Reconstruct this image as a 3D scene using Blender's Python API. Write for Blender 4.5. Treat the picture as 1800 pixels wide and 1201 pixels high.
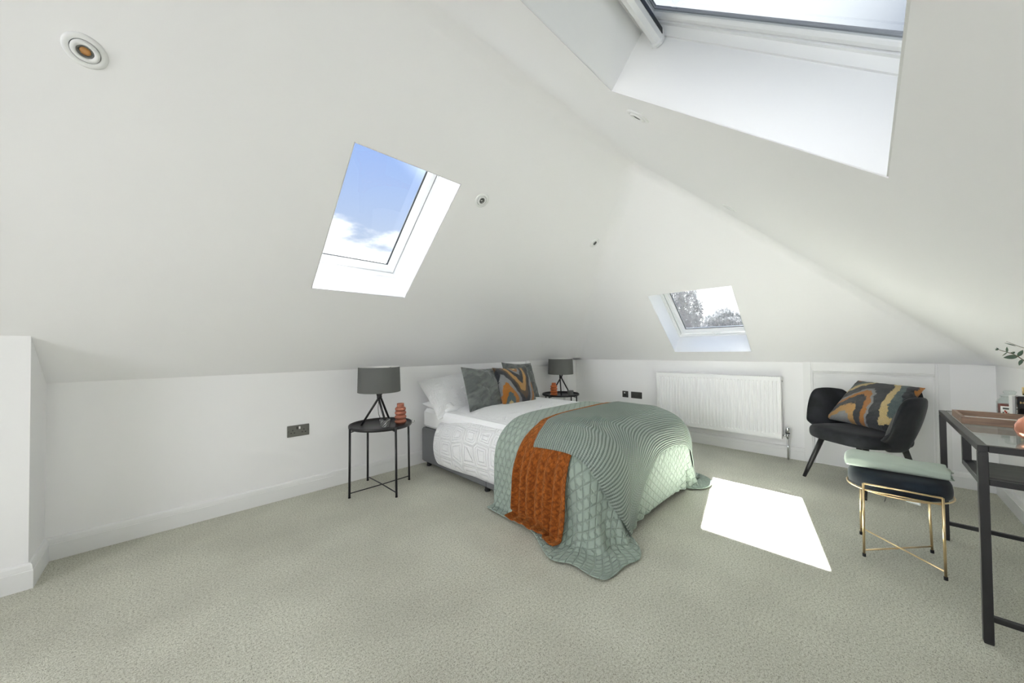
import bpy, bmesh, math, random, zlib, base64, array
from mathutils import Vector, Matrix, Euler, noise
from math import sin, cos, tan, pi, radians, sqrt, atan2

S = bpy.context.scene
COL = S.collection
for _o in list(bpy.data.objects):
    bpy.data.objects.remove(_o, do_unlink=True)

# ------------------------------------------------------------------ camera
cam_d = bpy.data.cameras.new('camera')
cam = bpy.data.objects.new('camera', cam_d); COL.objects.link(cam)
YAW, PITCH, ROLL = 0.7967, 0.0169, -0.0109
fw = Vector((cos(PITCH)*cos(YAW), cos(PITCH)*sin(YAW), sin(PITCH)))
r0 = Vector((sin(YAW), -cos(YAW), 0)); u0 = r0.cross(fw)
rt = r0*cos(ROLL)+u0*sin(ROLL); up = -r0*sin(ROLL)+u0*cos(ROLL)
mw = Matrix((rt, up, -fw)).transposed().to_4x4(); mw.translation = (0, 0, 1.12)
cam.matrix_world = mw
cam_d.sensor_width = 36; cam_d.lens = 36*610.19/1800
cam_d.shift_y = 3.72/1800
cam_d.clip_start = 0.02; cam_d.clip_end = 400
S.camera = cam

# ------------------------------------------------------------------ light
SUN_DIR = Vector((0.81, 0.427, 1.0)).normalized()
SUN_E, SKY_E, EXPO = 97.0, .98, 0.62
sun_d = bpy.data.lights.new('sun', 'SUN'); sun_d.energy = SUN_E; sun_d.angle = radians(0.53)
sun_d.color = (1.0, .99, 1.01)
sun = bpy.data.objects.new('sun', sun_d); COL.objects.link(sun)
sun.rotation_euler = SUN_DIR.to_track_quat('Z', 'Y').to_euler()
sun.location = SUN_DIR*12
# added fill light behind the camera, brightening the room from the plain gable
fill_d = bpy.data.lights.new('rear_fill', 'AREA'); fill_d.shape = 'RECTANGLE'; fill_d.size = 2.2; fill_d.size_y = 1.7; fill_d.energy = 28
fill_d.color = (.985, .985, 1.025); fill_d.spread = radians(100)
fill_lamp = bpy.data.objects.new('rear_fill', fill_d); COL.objects.link(fill_lamp); fill_lamp.location = (-3.22, .95, .95); fill_lamp.rotation_euler = (0, radians(-82), 0)
S.view_settings.view_transform = 'Standard'
S.view_settings.look = 'None'
S.view_settings.gamma = 1.0
S.view_settings.exposure = EXPO
S.view_settings.use_curve_mapping = False
S.cycles.max_bounces = 12
S.cycles.diffuse_bounces = 9
S.cycles.transparent_max_bounces = 16
S.cycles.sample_clamp_indirect = 8.0
S.cycles.caustics_reflective = False
S.cycles.caustics_refractive = False

class NT:
    """small node-tree writer"""
    def __init__(s, tree): s.t = tree; s.n = tree.nodes; s.l = tree.links
    def new(s, typ, **kw):
        nd = s.n.new(typ)
        for k, v in kw.items():
            if k.startswith('_'): setattr(nd, k[1:], v)
        return nd
    def put(s, sock, v):
        if hasattr(v, 'is_linked') or isinstance(v, bpy.types.NodeSocket): s.l.new(v, sock)
        elif isinstance(v, (tuple, list)) and sock.type == 'RGBA' and len(v) == 3: sock.default_value = (*v, 1)
        else: sock.default_value = v
    def math(s, op, a, b=None, c=None, clamp=False):
        nd = s.n.new('ShaderNodeMath'); nd.operation = op; nd.use_clamp = clamp
        for i, v in enumerate((a, b, c)):
            if v is not None: s.put(nd.inputs[i], v)
        return nd.outputs[0]
    def vmath(s, op, a, b=None):
        nd = s.n.new('ShaderNodeVectorMath'); nd.operation = op
        s.put(nd.inputs[0], a)
        if b is not None: s.put(nd.inputs[1], b)
        return nd.outputs['Value'] if op in ('DOT_PRODUCT', 'LENGTH') else nd.outputs[0]
    def mix(s, f, a, b):
        nd = s.n.new('ShaderNodeMix'); nd.data_type = 'RGBA'
        s.put(nd.inputs[0], f); s.put(nd.inputs[6], a); s.put(nd.inputs[7], b)
        return nd.outputs[2]
    def smooth(s, x, a, b, o0=0.0, o1=1.0):
        nd = s.n.new('ShaderNodeMapRange'); nd.interpolation_type = 'SMOOTHSTEP'
        s.put(nd.inputs[0], x)
        for i, v in enumerate((a, b, o0, o1)): nd.inputs[i+1].default_value = v
        return nd.outputs[0]
    def noise(s, vec, scale, detail=2.0, rough=.5, out=0):
        nd = s.n.new('ShaderNodeTexNoise')
        s.put(nd.inputs['Vector'], vec); nd.inputs['Scale'].default_value = scale
        nd.inputs['Detail'].default_value = detail; nd.inputs['Roughness'].default_value = rough
        return nd.outputs[out]
    def sep(s, v):
        nd = s.n.new('ShaderNodeSeparateXYZ'); s.put(nd.inputs[0], v); return nd.outputs
    def comb(s, x, y, z):
        nd = s.n.new('ShaderNodeCombineXYZ')
        for i, v in enumerate((x, y, z)): s.put(nd.inputs[i], v)
        return nd.outputs[0]
    def ramp(s, f, stops, interp='LINEAR'):
        nd = s.n.new('ShaderNodeValToRGB'); s.put(nd.inputs[0], f); cr = nd.color_ramp; cr.interpolation = interp
        while len(cr.elements) < len(stops): cr.elements.new(0.5)
        for e, (p, c) in zip(cr.elements, stops): e.position = p; e.color = (*c, 1)
        return nd.outputs[0]
    def bump(s, h, strength=.3, dist=.01, normal=None):
        nd = s.n.new('ShaderNodeBump'); s.put(nd.inputs['Height'], h)
        nd.inputs['Strength'].default_value = strength; nd.inputs['Distance'].default_value = dist
        if normal is not None: s.put(nd.inputs['Normal'], normal)
        return nd.outputs[0]

# sky: blue away from the sun, a bright haze around the sun, white cloud bank low down
W = bpy.data.worlds.new('sky'); S.world = W; W.use_nodes = True
T_ = NT(W.node_tree); W.node_tree.nodes.clear()
d_ = T_.new('ShaderNodeTexCoord').outputs['Generated']
sx, sy, sz = T_.sep(d_)
blue = T_.ramp(T_.math('MULTIPLY', sz, 1.0), [(0.0, (.86, .93, 1.0)), (.25, (.74, .86, 1.05)), (.5, (.46, .67, 1.20)), (1.0, (.26, .45, .92))])
sd = T_.vmath('DOT_PRODUCT', d_, tuple(SUN_DIR))
halo = T_.smooth(sd, .82, .96)
haze = T_.mix(T_.math('MULTIPLY', halo, .95, clamp=True), blue, (7.0, 7.2, 7.3))
pl = T_.comb(T_.math('DIVIDE', sx, T_.math('ADD', T_.math('ABSOLUTE', sz), .25)), T_.math('DIVIDE', sy, T_.math('ADD', T_.math('ABSOLUTE', sz), .25)), T_.math('MULTIPLY', sz, 3.0))
nz = T_.noise(pl, 2.6, 7.0, .58)
edge = T_.math('ADD', sz, T_.math('MULTIPLY', T_.math('SUBTRACT', nz, .5), -.34))
cl = T_.smooth(edge, .255, .32, 1.0, 0.0)
cloudcol = T_.mix(T_.smooth(nz, .35, .65), (1.30, 1.34, 1.40), (1.75, 1.75, 1.75))
sky = T_.mix(cl, haze, cloudcol)
sky = T_.mix(T_.smooth(sz, -.03, .0), (.34, .36, .31), sky)
bg = T_.new('ShaderNodeBackground'); T_.put(bg.inputs[0], sky); bg.inputs[1].default_value = SKY_E
wo = T_.new('ShaderNodeOutputWorld'); T_.l.new(bg.outputs[0], wo.inputs[0])

# ------------------------------------------------------------------ materials
def mat(name, base=(.8, .8, .8), rough=.6, metal=0.0, spec=.5, build=None, **inp):
    m = bpy.data.materials.new(name); m.use_nodes = True
    n = NT(m.node_tree); b = m.node_tree.nodes['Principled BSDF']
    n.b = b
    b.inputs['Base Color'].default_value = (*base, 1); b.inputs['Roughness'].default_value = rough
    b.inputs['Metallic'].default_value = metal; b.inputs['Specular IOR Level'].default_value = spec
    for k, v in inp.items(): n.put(b.inputs[k.replace('_', ' ')], v)
    if build: build(n, b)
    return m
def objc(n): return n.new('ShaderNodeTexCoord').outputs['Object']
def uvc(n): return n.new('ShaderNodeTexCoord').outputs['UV']

def _paint(n, b):
    v = objc(n)
    n.put(b.inputs['Normal'], n.bump(n.noise(v, 130, 3, .6), .05, .002))
M = {}
M['paint'] = mat('wall_paint', (.885, .886, .895), .75, spec=.2, build=_paint)
M['ceilpaint'] = mat('ceiling_paint', (.882, .882, .896), .85, spec=.15, build=_paint)
M['trim'] = mat('satin_trim', (.82, .825, .825), .42, spec=.4)
M['upvc'] = mat('white_window_frame', (.78, .79, .795), .3, spec=.45)
M['gasket'] = mat('rubber_gasket', (.025, .03, .032), .5)
M['gasket_grey'] = mat('grey_gasket', (.52, .55, .56), .5)
M['gap'] = mat('dark_joint', (.05, .05, .05), .9)
def _carpet(n, b):
    v = objc(n)
    n1 = n.noise(v, 300, 2, .7); n2 = n.noise(v, 115, 3, .65); n3 = n.noise(v, 2.2, 3, .5); n4 = n.noise(v, 620, 1, .5)
    f = n.math('ADD', n.math('MULTIPLY', n1, .6), n.math('MULTIPLY', n2, .4))
    c = n.ramp(f, [(.37, (.24, .23, .17)), (.45, (.66, .655, .54)), (.54, (.88, .88, .765)), (.63, (.98, .98, .91))])
    c = n.mix(n.smooth(n3, .3, .7), c, n.mix(.22, c, (.30, .285, .235)))
    n.put(b.inputs['Base Color'], c)
    h = n.math('ADD', n.math('MULTIPLY', n2, .8), n.math('ADD', n1, n.math('MULTIPLY', n4, .5)))
    n.put(b.inputs['Normal'], n.bump(h, .75, .012))
M['carpet'] = mat('carpet', (.4, .38, .32), .95, spec=.1, build=_carpet)
def _glass(n, b, tint=(.80, .82, .815, 1)):
    m = n.t; tr = n.new('ShaderNodeBsdfTransparent'); tr.inputs[0].default_value = tint
    gl = n.new('ShaderNodeBsdfGlossy'); gl.inputs['Roughness'].default_value = .01
    lw = n.new('ShaderNodeLayerWeight'); lw.inputs[0].default_value = .5
    fr = n.math('ADD', .05, n.math('MULTIPLY', .9, n.math('POWER', lw.outputs['Facing'], 3.2)))
    mx = n.new('ShaderNodeMixShader'); n.l.new(fr, mx.inputs[0]); n.l.new(tr.outputs[0], mx.inputs[1]); n.l.new(gl.outputs[0], mx.inputs[2])
    n.l.new(mx.outputs[0], m.nodes['Material Output'].inputs[0])
M['pane'] = mat('window_glass', build=_glass)
M['pane_darkened'] = mat('darkened_skylight_glass', build=lambda n, b: _glass(n, b, (.125, .132, .137, 1)))  # dark tint added to cut the sun entering the skylight
M['pane_tinted'] = mat('tinted_roof_glass', build=lambda n, b: _glass(n, b, (.54, .555, .56, 1)))  # tint added to weaken sun on this window's lining

# ------------------------------------------------------------------ mesh helpers
class MB:
    def __init__(s): s.v = []; s.f = []; s.sm = []; s.mi = []
    def add(s, vs, fs, smooth=False, mi=0, M4=None):
        o = len(s.v)
        s.v += [tuple(M4 @ Vector(p)) if M4 else tuple(p) for p in vs]
        for f in fs: s.f.append([i+o for i in f]); s.sm.append(smooth); s.mi.append(mi)
        return s
    def box(s, x0, x1, y0, y1, z0, z1, mi=0, M4=None):
        vs = [(x, y, z) for x in (x0, x1) for y in (y0, y1) for z in (z0, z1)]
        return s.add(vs, [(0, 1, 3, 2), (4, 6, 7, 5), (0, 4, 5, 1), (2, 3, 7, 6), (0, 2, 6, 4), (1, 5, 7, 3)], False, mi, M4)
    def bbox(s, x0, x1, y0, y1, z0, z1, b=.004, mi=0, M4=None):
        """box with chamfered edges"""
        c = [(x0, x1), (y0, y1), (z0, z1)]
        vs = []; idx = {}
        for ix in (0, 1):
            for iy in (0, 1):
                for iz in (0, 1):
                    for ax in range(3):
                        p = [c[0][ix], c[1][iy], c[2][iz]]
                        sg = [1-2*ix, 1-2*iy, 1-2*iz]
                        for a in range(3):
                            if a != ax: p[a] += sg[a]*b
                        idx[(ix, iy, iz, ax)] = len(vs); vs.append(tuple(p))
        fs = []
        q = ((0, 0), (0, 1), (1, 1), (1, 0))
        for i in (0, 1):
            fs.append([idx[(i, a, c_, 0)] for a, c_ in q]); fs.append([idx[(a, i, c_, 1)] for a, c_ in q]); fs.append([idx[(a, c_, i, 2)] for a, c_ in q])
            for j in (0, 1):
                fs.append([idx[(0, i, j, 1)], idx[(1, i, j, 1)], idx[(1, i, j, 2)], idx[(0, i, j, 2)]])
                fs.append([idx[(i, 0, j, 0)], idx[(i, 1, j, 0)], idx[(i, 1, j, 2)], idx[(i, 0, j, 2)]])
                fs.append([idx[(i, j, 0, 0)], idx[(i, j, 1, 0)], idx[(i, j, 1, 1)], idx[(i, j, 0, 1)]])
                for k in (0, 1): fs.append([idx[(i, j, k, a)] for a in range(3)])
        return s.add(vs, fs, False, mi, M4)
    def rings(s, rs, close=True, cap0=True, cap1=True, smooth=True, mi=0):
        """loft over a list of equally long point rings"""
        n = len(rs[0]); vs = [p for r in rs for p in r]; fs = []
        for a in range(len(rs)-1):
            for i in range(n if close else n-1):
                j = (i+1) % n
                fs.append((a*n+i, a*n+j, (a+1)*n+j, (a+1)*n+i))
        o = len(s.v); s.add(vs, fs, smooth, mi)
        if cap0: s.f.append([o+i for i in range(n)][::-1]); s.sm.append(False); s.mi.append(mi)
        if cap1: s.f.append([o+(len(rs)-1)*n+i for i in range(n)]); s.sm.append(False); s.mi.append(mi)
        return s
    def tube(s, pts, r, n=10, r1=None, caps=True, mi=0, closed=False):
        pts = [Vector(p) for p in pts]; k = len(pts); rs = []
        t0 = (pts[1]-pts[0]).normalized()
        a = t0.orthogonal().normalized()
        for i in range(k):
            if closed: t = (pts[(i+1) % k]-pts[i-1]).normalized()
            else: t = (pts[min(i+1, k-1)]-pts[max(i-1, 0)]).normalized()
            a = (a-t*a.dot(t)).normalized(); b = t.cross(a)
            rr = r if r1 is None else r+(r1-r)*i/(k-1)
            rs.append([tuple(pts[i]+(a*cos(2*pi*j/n)+b*sin(2*pi*j/n))*rr) for j in range(n)])
        if closed: rs.append(rs[0]); caps = False
        return s.rings(rs, True, caps, caps, True, mi)
    def bar(s, p, q, w, h, up=(0, 0, 1), mi=0, b=.0):
        p = Vector(p); q = Vector(q); t = (q-p); L = t.length; t.normalize()
        u = Vector(up); sd = t.cross(u).normalized(); u = sd.cross(t)
        m4 = Matrix((t, sd, u)).transposed().to_4x4(); m4.translation = p
        return s.bbox(0, L, -w/2, w/2, -h/2, h/2, b, mi, m4) if b else s.box(0, L, -w/2, w/2, -h/2, h/2, mi, m4)
    def lathe(s, prof, n=32, mi=0, c=(0, 0, 0), cap0=True, cap1=True, smooth=True):
        rs = [[(c[0]+r*cos(2*pi*i/n), c[1]+r*sin(2*pi*i/n), c[2]+z) for i in range(n)] for r, z in prof]
        return s.rings(rs, True, cap0, cap1, smooth, mi)
    def prism(s, poly, d, M4=None, mi=0):
        """poly in local xy extruded along +z by d"""
        n = len(poly)
        vs = [(x, y, 0) for x, y in poly]+[(x, y, d) for x, y in poly]
        fs = [list(range(n))[::-1], [n+i for i in range(n)]]+[(i, (i+1) % n, n+(i+1) % n, n+i) for i in range(n)]
        return s.add(vs, fs, False, mi, M4)
    def mesh(s, name):
        me = bpy.data.meshes.new(name); me.from_pydata(s.v, [], s.f)
        me.polygons.foreach_set('use_smooth', s.sm); me.polygons.foreach_set('material_index', s.mi)
        me.update(); return me
    def obj(s, name, mats, parent=None, fix=True):
        me = s.mesh(name)
        for m in (mats if isinstance(mats, (list, tuple)) else [mats]): me.materials.append(M[m] if isinstance(m, str) else m)
        if fix:
            b = bmesh.new(); b.from_mesh(me); bmesh.ops.recalc_face_normals(b, faces=b.faces); b.to_mesh(me); b.free()
        return link(name, me, parent)
def link(name, me, parent=None):
    o = bpy.data.objects.new(name, me); COL.objects.link(o)
    if parent is not None: o.parent = parent
    return o
def tag(o, label=None, cat=None, group=None, kind=None):
    for k, v in (('label', label), ('category', cat), ('group', group), ('kind', kind)):
        if v: o[k] = v
    return o
def empty(name, loc=(0, 0, 0), rz=0.0, **kw):
    o = bpy.data.objects.new(name, None); COL.objects.link(o); o.location = loc; o.rotation_euler = (0, 0, rz); o.empty_display_size = .05
    tag(o, **kw); return o
def struct(o, label=None): return tag(o, label, None, None, 'structure')
def copy_thing(o, parent=None):
    c = o.copy(); COL.objects.link(c)
    if parent is not None: c.parent = parent
    for ch in o.children: copy_thing(ch, c)
    return c
def subsurf(o, lv=2):
    md = o.modifiers.new('subsurf', 'SUBSURF'); md.levels = lv; md.render_levels = lv
    return o

# ------------------------------------------------------------------ room shell
XB, YA, YC, KN = 4.428, 3.134, -0.672, 0.962
XR = -3.3                      # rear gable wall, behind the camera
TH = radians(40); CT, ST, TT = cos(TH), sin(TH), tan(TH)
YR = (YA+YC)/2; ZR = KN+(YA-YR)*TT; XA = XB-(YA-YR)
# slope frames: origin on the knee line, horizontal axis, up-slope axis, outward normal
def frame_A(x, s, d): return Vector((x, YA-s*CT+d*ST, KN+s*ST+d*CT))
def frame_B(y, s, d): return Vector((XB-s*CT+d*ST, y, KN+s*ST+d*CT))
def frame_C(x, s, d): return Vector((x, YC+s*CT-d*ST, KN+s*ST+d*CT))
# window openings (horizontal range, slope range, reveal depth)
WIN = [('A', frame_A, .634, 1.264, .877, 1.831, .262), ('B', frame_B, .842, 1.607, .170, 1.100, .275), ('C', frame_C, .566, 1.133, .829, 1.697, .215)]
WIN_REAR = []

def build_ceiling():
    b = bmesh.new()
    P = {k: b.verts.new(p) for k, p in dict(a0=(XR, YA, KN), a1=(XB, YA, KN), c0=(XR, YC, KN), c1=(XB, YC, KN), r0=(XR, YR, ZR), r1=(XA, YR, ZR)).items()}
    b.faces.new([P['a0'], P['a1'], P['r1'], P['r0']]); b.faces.new([P['a1'], P['c1'], P['r1']]); b.faces.new([P['c1'], P['c0'], P['r0'], P['r1']])
    for (x_, y_), e_ in (((XB, YA), -1), ((XB, YC), 1)):
        b.faces.new([b.verts.new(p) for p in ((x_, y_, KN), (x_-.13, y_, KN), (x_, y_+.13*e_, KN))])
    b.edges.ensure_lookup_table()
    creases = [e for e in b.edges if len(e.link_faces) == 2]
    bmesh.ops.bevel(b, geom=creases, offset=.075, segments=6, profile=.5, affect='EDGES', clamp_overlap=True)
    for f in b.faces: f.smooth = True
    G = .0045
    for tg, fr, h0, h1, s0, s1, dp in WIN+WIN_REAR:
        n = fr(0, 0, 1)-fr(0, 0, 0); c = fr((h0+h1)/2, (s0+s1)/2, 0)
        hx = fr(1, 0, 0)-fr(0, 0, 0); sx_ = fr(0, 1, 0)-fr(0, 0, 0)
        for co, no in ((fr(h0-G, s0, 0), hx), (fr(h1+G, s0, 0), hx), (fr(h0, s0-G, 0), sx_), (fr(h0, s1+G, 0), sx_)):
            fs = [f for f in b.faces if abs(f.normal.dot(n)) > .9999 and abs((f.calc_center_median()-c).dot(n)) < .002]
            geom = set(fs)
            for f in fs: geom.update(f.edges); geom.update(f.verts)
            bmesh.ops.bisect_plane(b, geom=list(geom), plane_co=co, plane_no=no, dist=1e-5)
        def inside(f):
            q = f.calc_center_median()-c
            return abs(q.dot(n)) < .002 and abs(q.dot(hx)) < (h1-h0)/2+G and abs(q.dot(sx_)) < (s1-s0)/2+G and abs(f.normal.dot(n)) > .999
        kill = [f for f in b.faces if inside(f)]
        bmesh.ops.delete(b, geom=kill, context='FACES')
        rim = [b.verts.new(fr(h, s_, 0)) for h, s_ in ((h0-G, s0-G), (h1+G, s0-G), (h1+G, s1+G), (h0-G, s1+G))]
        out = [b.verts.new(fr(h, s_, .03)) for h, s_ in ((h0-G, s0-G), (h1+G, s0-G), (h1+G, s1+G), (h0-G, s1+G))]
        for i in range(4):
            f = b.faces.new([rim[i], rim[(i+1) % 4], out[(i+1) % 4], out[i]]); f.smooth = False
    me = bpy.data.meshes.new('ceiling'); b.to_mesh(me); b.free(); me.materials.append(M['ceilpaint'])
    o = link('ceiling', me)
    # keep the flat slopes flat, round only the creases
    nor = [None]*len(me.vertices)
    ns = [Vector((0, ST, CT)), Vector((ST, 0, CT)), Vector((0, -ST, CT))]
    for p in me.polygons:
        for k in ns:
            if abs(p.normal.dot(k)) > .9999:
                for vi in p.vertices: nor[vi] = k
    acc = {}
    for p in me.polygons:
        if not p.use_smooth: continue
        for vi in p.vertices: acc.setdefault(vi, Vector()); acc[vi] += (p.normal if p.normal.z > 0 else -p.normal)*p.area
    sgn = 1 if sum(p.normal.z*p.area for p in me.polygons) > 0 else -1
    out = []
    for lp in me.loops:
        out.append(None)
    for p in me.polygons:
        for li in p.loop_indices:
            vi = me.loops[li].vertex_index
            if not p.use_smooth: out[li] = p.normal.copy()
            else: out[li] = (nor[vi] if nor[vi] is not None else acc[vi].normalized())*sgn
    me.normals_split_custom_set([tuple(v) for v in out])
    return struct(o)
build_ceiling()

def build_walls():
    o = MB().add([(XR-.02, YC-.02, 0), (XB+.02, YC-.02, 0), (XB+.02, YA+.02, 0), (XR-.02, YA+.02, 0), (XR-.02, YC-.02, -.05), (XB+.02, YC-.02, -.05), (XB+.02, YA+.02, -.05), (XR-.02, YA+.02, -.05)],
                 [(0, 1, 2, 3), (7, 6, 5, 4), (0, 4, 5, 1), (1, 5, 6, 2), (2, 6, 7, 3), (3, 7, 4, 0)]).obj('floor', 'carpet'); struct(o)
    struct(MB().box(XR, XB+.1, YA, YA+.1, 0, KN).obj('wall_head', 'paint'))
    struct(MB().box(XB, XB+.1, YC-.1, YA+.1, 0, KN).obj('wall_far', 'paint'))
    struct(MB().box(XR, XB+.1, YC-.1, YC, 0, KN).obj('wall_desk', 'paint'))
    m = MB()
    poly = [(YC-.1, 0), (YA+.1, 0), (YA+.1, KN), (YA, KN), (YR, ZR), (YC, KN), (YC-.1, KN)]
    m.add([(XR, y, z) for y, z in poly]+[(XR-.1, y, z) for y, z in poly], [list(range(7)), [13, 12, 11, 10, 9, 8, 7]]+[(i, (i+1) % 7, 7+(i+1) % 7, 7+i) for i in range(7)])
    struct(m.obj('wall_rear', 'paint'))
    # boxed-in chimney breast against the headboard wall
    y0 = 2.838; zt = KN+(YA-y0)*TT
    m = MB()
    sec = [(YA, 0), (y0, 0), (y0, zt+.004), (YA, KN+.004)]
    m.add([(-.492, y, z) for y, z in sec]+[(-1.7, y, z) for y, z in sec], [(0, 1, 2, 3), (7, 6, 5, 4)]+[(i, (i+1) % 4, 4+(i+1) % 4, 4+i) for i in range(4)])
    struct(m.obj('wall_chimney_breast', 'paint'))
    # skirting boards: section in (distance from wall, height)
    prof = [(0, 0), (.018, 0), (.018, .086), (.0155, .0885), (.0155, .094), (.013, .112), (.008, .1205), (0, .122)]
    def skirt(name, p, q, nrm, e0=0, e1=0):
        p = Vector(p); q = Vector(q); t = (q-p).normalized(); nrm = Vector(nrm)
        rs = []
        for base, e in ((p, e0), (q, e1)):
            rs.append([tuple(base+nrm*d+t*(e*d)+Vector((0, 0, z))) for d, z in prof])
        m = MB(); m.rings(rs, True, True, True, False); return struct(m.obj(name, 'trim'))
    skirt('baseboard_head', (-.492, YA, 0), (3.306, YA, 0), (0, -1, 0), 1, 0)
    skirt('baseboard_head_corner', (4.36, YA, 0), (XB, YA, 0), (0, -1, 0), 0, -1)
    skirt('baseboard_breast_side', (-.492, YA, 0), (-.492, y0, 0), (1, 0, 0), 1, 1)
    skirt('baseboard_breast_front', (-.492, y0, 0), (-1.7, y0, 0), (0, -1, 0), -1, 1)
    skirt('baseboard_far', (XB, YA, 0), (XB, .446, 0), (-1, 0, 0), 1, 0)
    skirt('baseboard_far_corner', (XB, -.448, 0), (XB, YC, 0), (-1, 0, 0), 0, -1)
    skirt('baseboard_desk', (XB, YC, 0), (XR, YC, 0), (0, 1, 0), 1, 0)
build_walls()

def build_window(idx, fr, h0, h1, s0, s1, dp, kind):
    w = struct(empty('window_%d' % idx, fr((h0+h1)/2, s0, dp)))
    off = Vector(w.location)
    def ring(m, o0, d0, o1, d1, mi=0):
        """strip between two rectangles: inset o (positive = towards the opening's middle) and depth d"""
        def rect(o, d): return [tuple(fr(h, s_, d)-off) for h, s_ in ((h0+o, s0+o), (h1-o, s0+o), (h1-o, s1-o), (h0+o, s1-o))]
        m.add(rect(o0, d0)+rect(o1, d1), [(i, (i+1) % 4, 4+(i+1) % 4, 4+i) for i in range(4)], False, mi)
    def loft(name, prof, mt, parent=w):
        m = MB()
        for (a, b_), (c, d) in zip(prof[:-1], prof[1:]): ring(m, a, b_, c, d)
        return m.obj(name, mt, parent)
    g = dp-.045
    loft('lining', [(-.0025, .03), (-.0025, .003), (0, .001), (.0, g), (-.006, g+.001), (-.006, g+.010), (.002, g+.011), (.002, dp)], 'trim')
    loft('lining_light_stop', [(-.001, .029), (-.016, .029)], 'trim')  # unseen collar added to stop sun leaking through the joint
    fb = .012 if kind == 'C' else .05
    loft('frame', [(.002, dp-.008), (.016, dp-.008), (.016, dp+fb), (-.05, dp+fb), (-.05, dp-.004), (.002, dp-.008)], 'upvc')
    loft('frame_joint', [(.0165, dp+.007), (.0225, dp+.007)], 'gap')
    if kind == 'C':
        sash = loft('sash', [(.022, dp+.03), (.022, dp-.004), (.024, dp-.006), (.040, dp-.006), (.046, dp-.001), (.050, dp+.008), (.022, dp+.008)], 'upvc')
        loft('gasket', [(.0462, dp+.001), (.0490, dp+.003), (.0490, dp+.009), (.046, dp+.009)], 'gasket_grey', sash)
    else:
        sash = loft('sash', [(.022, dp+.03), (.022, dp-.006), (.025, dp-.009), (.055, dp-.009), (.058, dp-.005), (.066, dp-.002), (.080, dp+.012), (.082, dp+.03), (.022, dp+.03)], 'upvc')
        loft('gasket', [(.080, dp+.009), (.085, dp+.013), (.085, dp+.02), (.080, dp+.02)], 'gasket', sash)
    m = MB()
    def rect(o, d): return [tuple(fr(h, s_, d)-off) for h, s_ in ((h0+o, s0+o), (h1-o, s0+o), (h1-o, s1-o), (h0+o, s1-o))]
    m.add(rect(.047 if kind == 'C' else .081, dp+(.0055 if kind == 'C' else .018)), [(0, 1, 2, 3)]); m.obj('glass_pane', {'A': 'pane_tinted', 'B': 'pane', 'C': 'pane_darkened'}[kind], w, fix=False)
    hx = (fr(1, 0, 0)-fr(0, 0, 0)); sx_ = fr(0, 1, 0)-fr(0, 0, 0); nn = fr(0, 0, 1)-fr(0, 0, 0)
    m4 = Matrix((hx, sx_, nn)).transposed().to_4x4()
    hm = (h0+h1)/2
    if kind == 'B':      # small lever handle on the bottom rail
        m4.translation = fr(hm-.01, s0+.022, dp-.010)-off
        m = MB()
        m.bbox(-.05, .05, -.004, .012, -.006, 0, .002, 0, m4)
        m.bbox(-.055, -.01, -.012, -.002, -.02, -.012, .002, 0, m4)
        m.bbox(-.02, .0, -.012, .004, -.02, 0, .002, 0, m4)
        m.bbox(.0, .014, -.012, .008, -.014, 0, .002, 0, m4)
        m.obj('handle', 'upvc', w)
    if kind == 'C':      # full-width ventilation bar under the head of the pivot window
        m = MB()
        sec = [(-.004, .002), (-.03, -.012), (-.048, -.03), (-.05, -.044), (-.042, -.056), (-.028, -.06), (-.012, -.05), (.004, -.03), (.02, -.012), (.026, .0)]
        rs = []
        for h in (h0+.012, h1-.012): rs.append([tuple(fr(h, s1-.052+a, dp-.008+d)-off) for a, d in sec])
        m.rings(rs, True, True, True, False)
        vb = m.obj('ventilation_bar', 'upvc', w)
        m = MB()
        rs = []
        for h in (h0+.02, h1-.02): rs.append([tuple(fr(h, s1-.052+a, dp-.008+d)-off) for a, d in [(-.034, -.018), (-.046, -.032), (-.050, -.030), (-.038, -.016)]])
        m.rings(rs, True, True, True, False); m.obj('ventilation_slot', 'gasket', vb)
        m = MB()
        for h in (h1-.012,):
            rs = [[tuple(fr(h+e, s1-.052+a*1.12-.0, dp-.008+d*1.12)-off) for a, d in sec] for e in (-.004, .008)]
            m.rings(rs, True, True, True, False)
        m.obj('end_cap', 'upvc', vb)
    return w
for i, (tg, fr, h0, h1, s0, s1, dp) in enumerate(WIN): build_window(i+1, fr, h0, h1, s0, s1, dp, tg)
# duvet rings shared by the scene and the drape solver
BX0, BX1, BY0, BY1 = 1.742, 3.09, 1.12, 3.06
def duvet_rings(grow=0.0, n=14):
    prof = [(-.60, .606), (-.45, .606), (-.30, .602), (-.18, .590), (-.09, .568), (-.02, .536), (.035, .492), (.070, .432), (.088, .36), (.090, .285), (.078, .21), (.055, .145), (.02, .105), (-.02, .095), (-.04, .11)]
    out = []
    for off, z in prof:
        off += grow if off > -.5 else 0; z += grow*.8
        r = max(.02, .16+off)
        x0, x1, y0, y1 = BX0-off, BX1+off, BY0-off, 2.76+min(off, .0)*.3
        rr = []
        per = []
        for cx, cy, a0 in ((x1-r, y0+r, -pi/2), (x1-r*.3, y1-r*.3, 0), (x0+r*.3, y1-r*.3, pi/2), (x0+r, y0+r, pi)):
            q = r if cy < 2 else r*.3
            for i in range(n+1):
                a = a0+pi/2*i/n
                per.append((cx+q*cos(a), cy+q*sin(a), z))
        # fill straight runs
        m = len(per); res = []
        for i in range(m):
            p = per[i]; q = per[(i+1) % m]; res.append(p)
            if (i+1) % (n+1) == 0:
                k = 18
                for j in range(1, k): res.append(tuple(p[a]+(q[a]-p[a])*j/k for a in range(3)))
        out.append(res)
    return out
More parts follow.
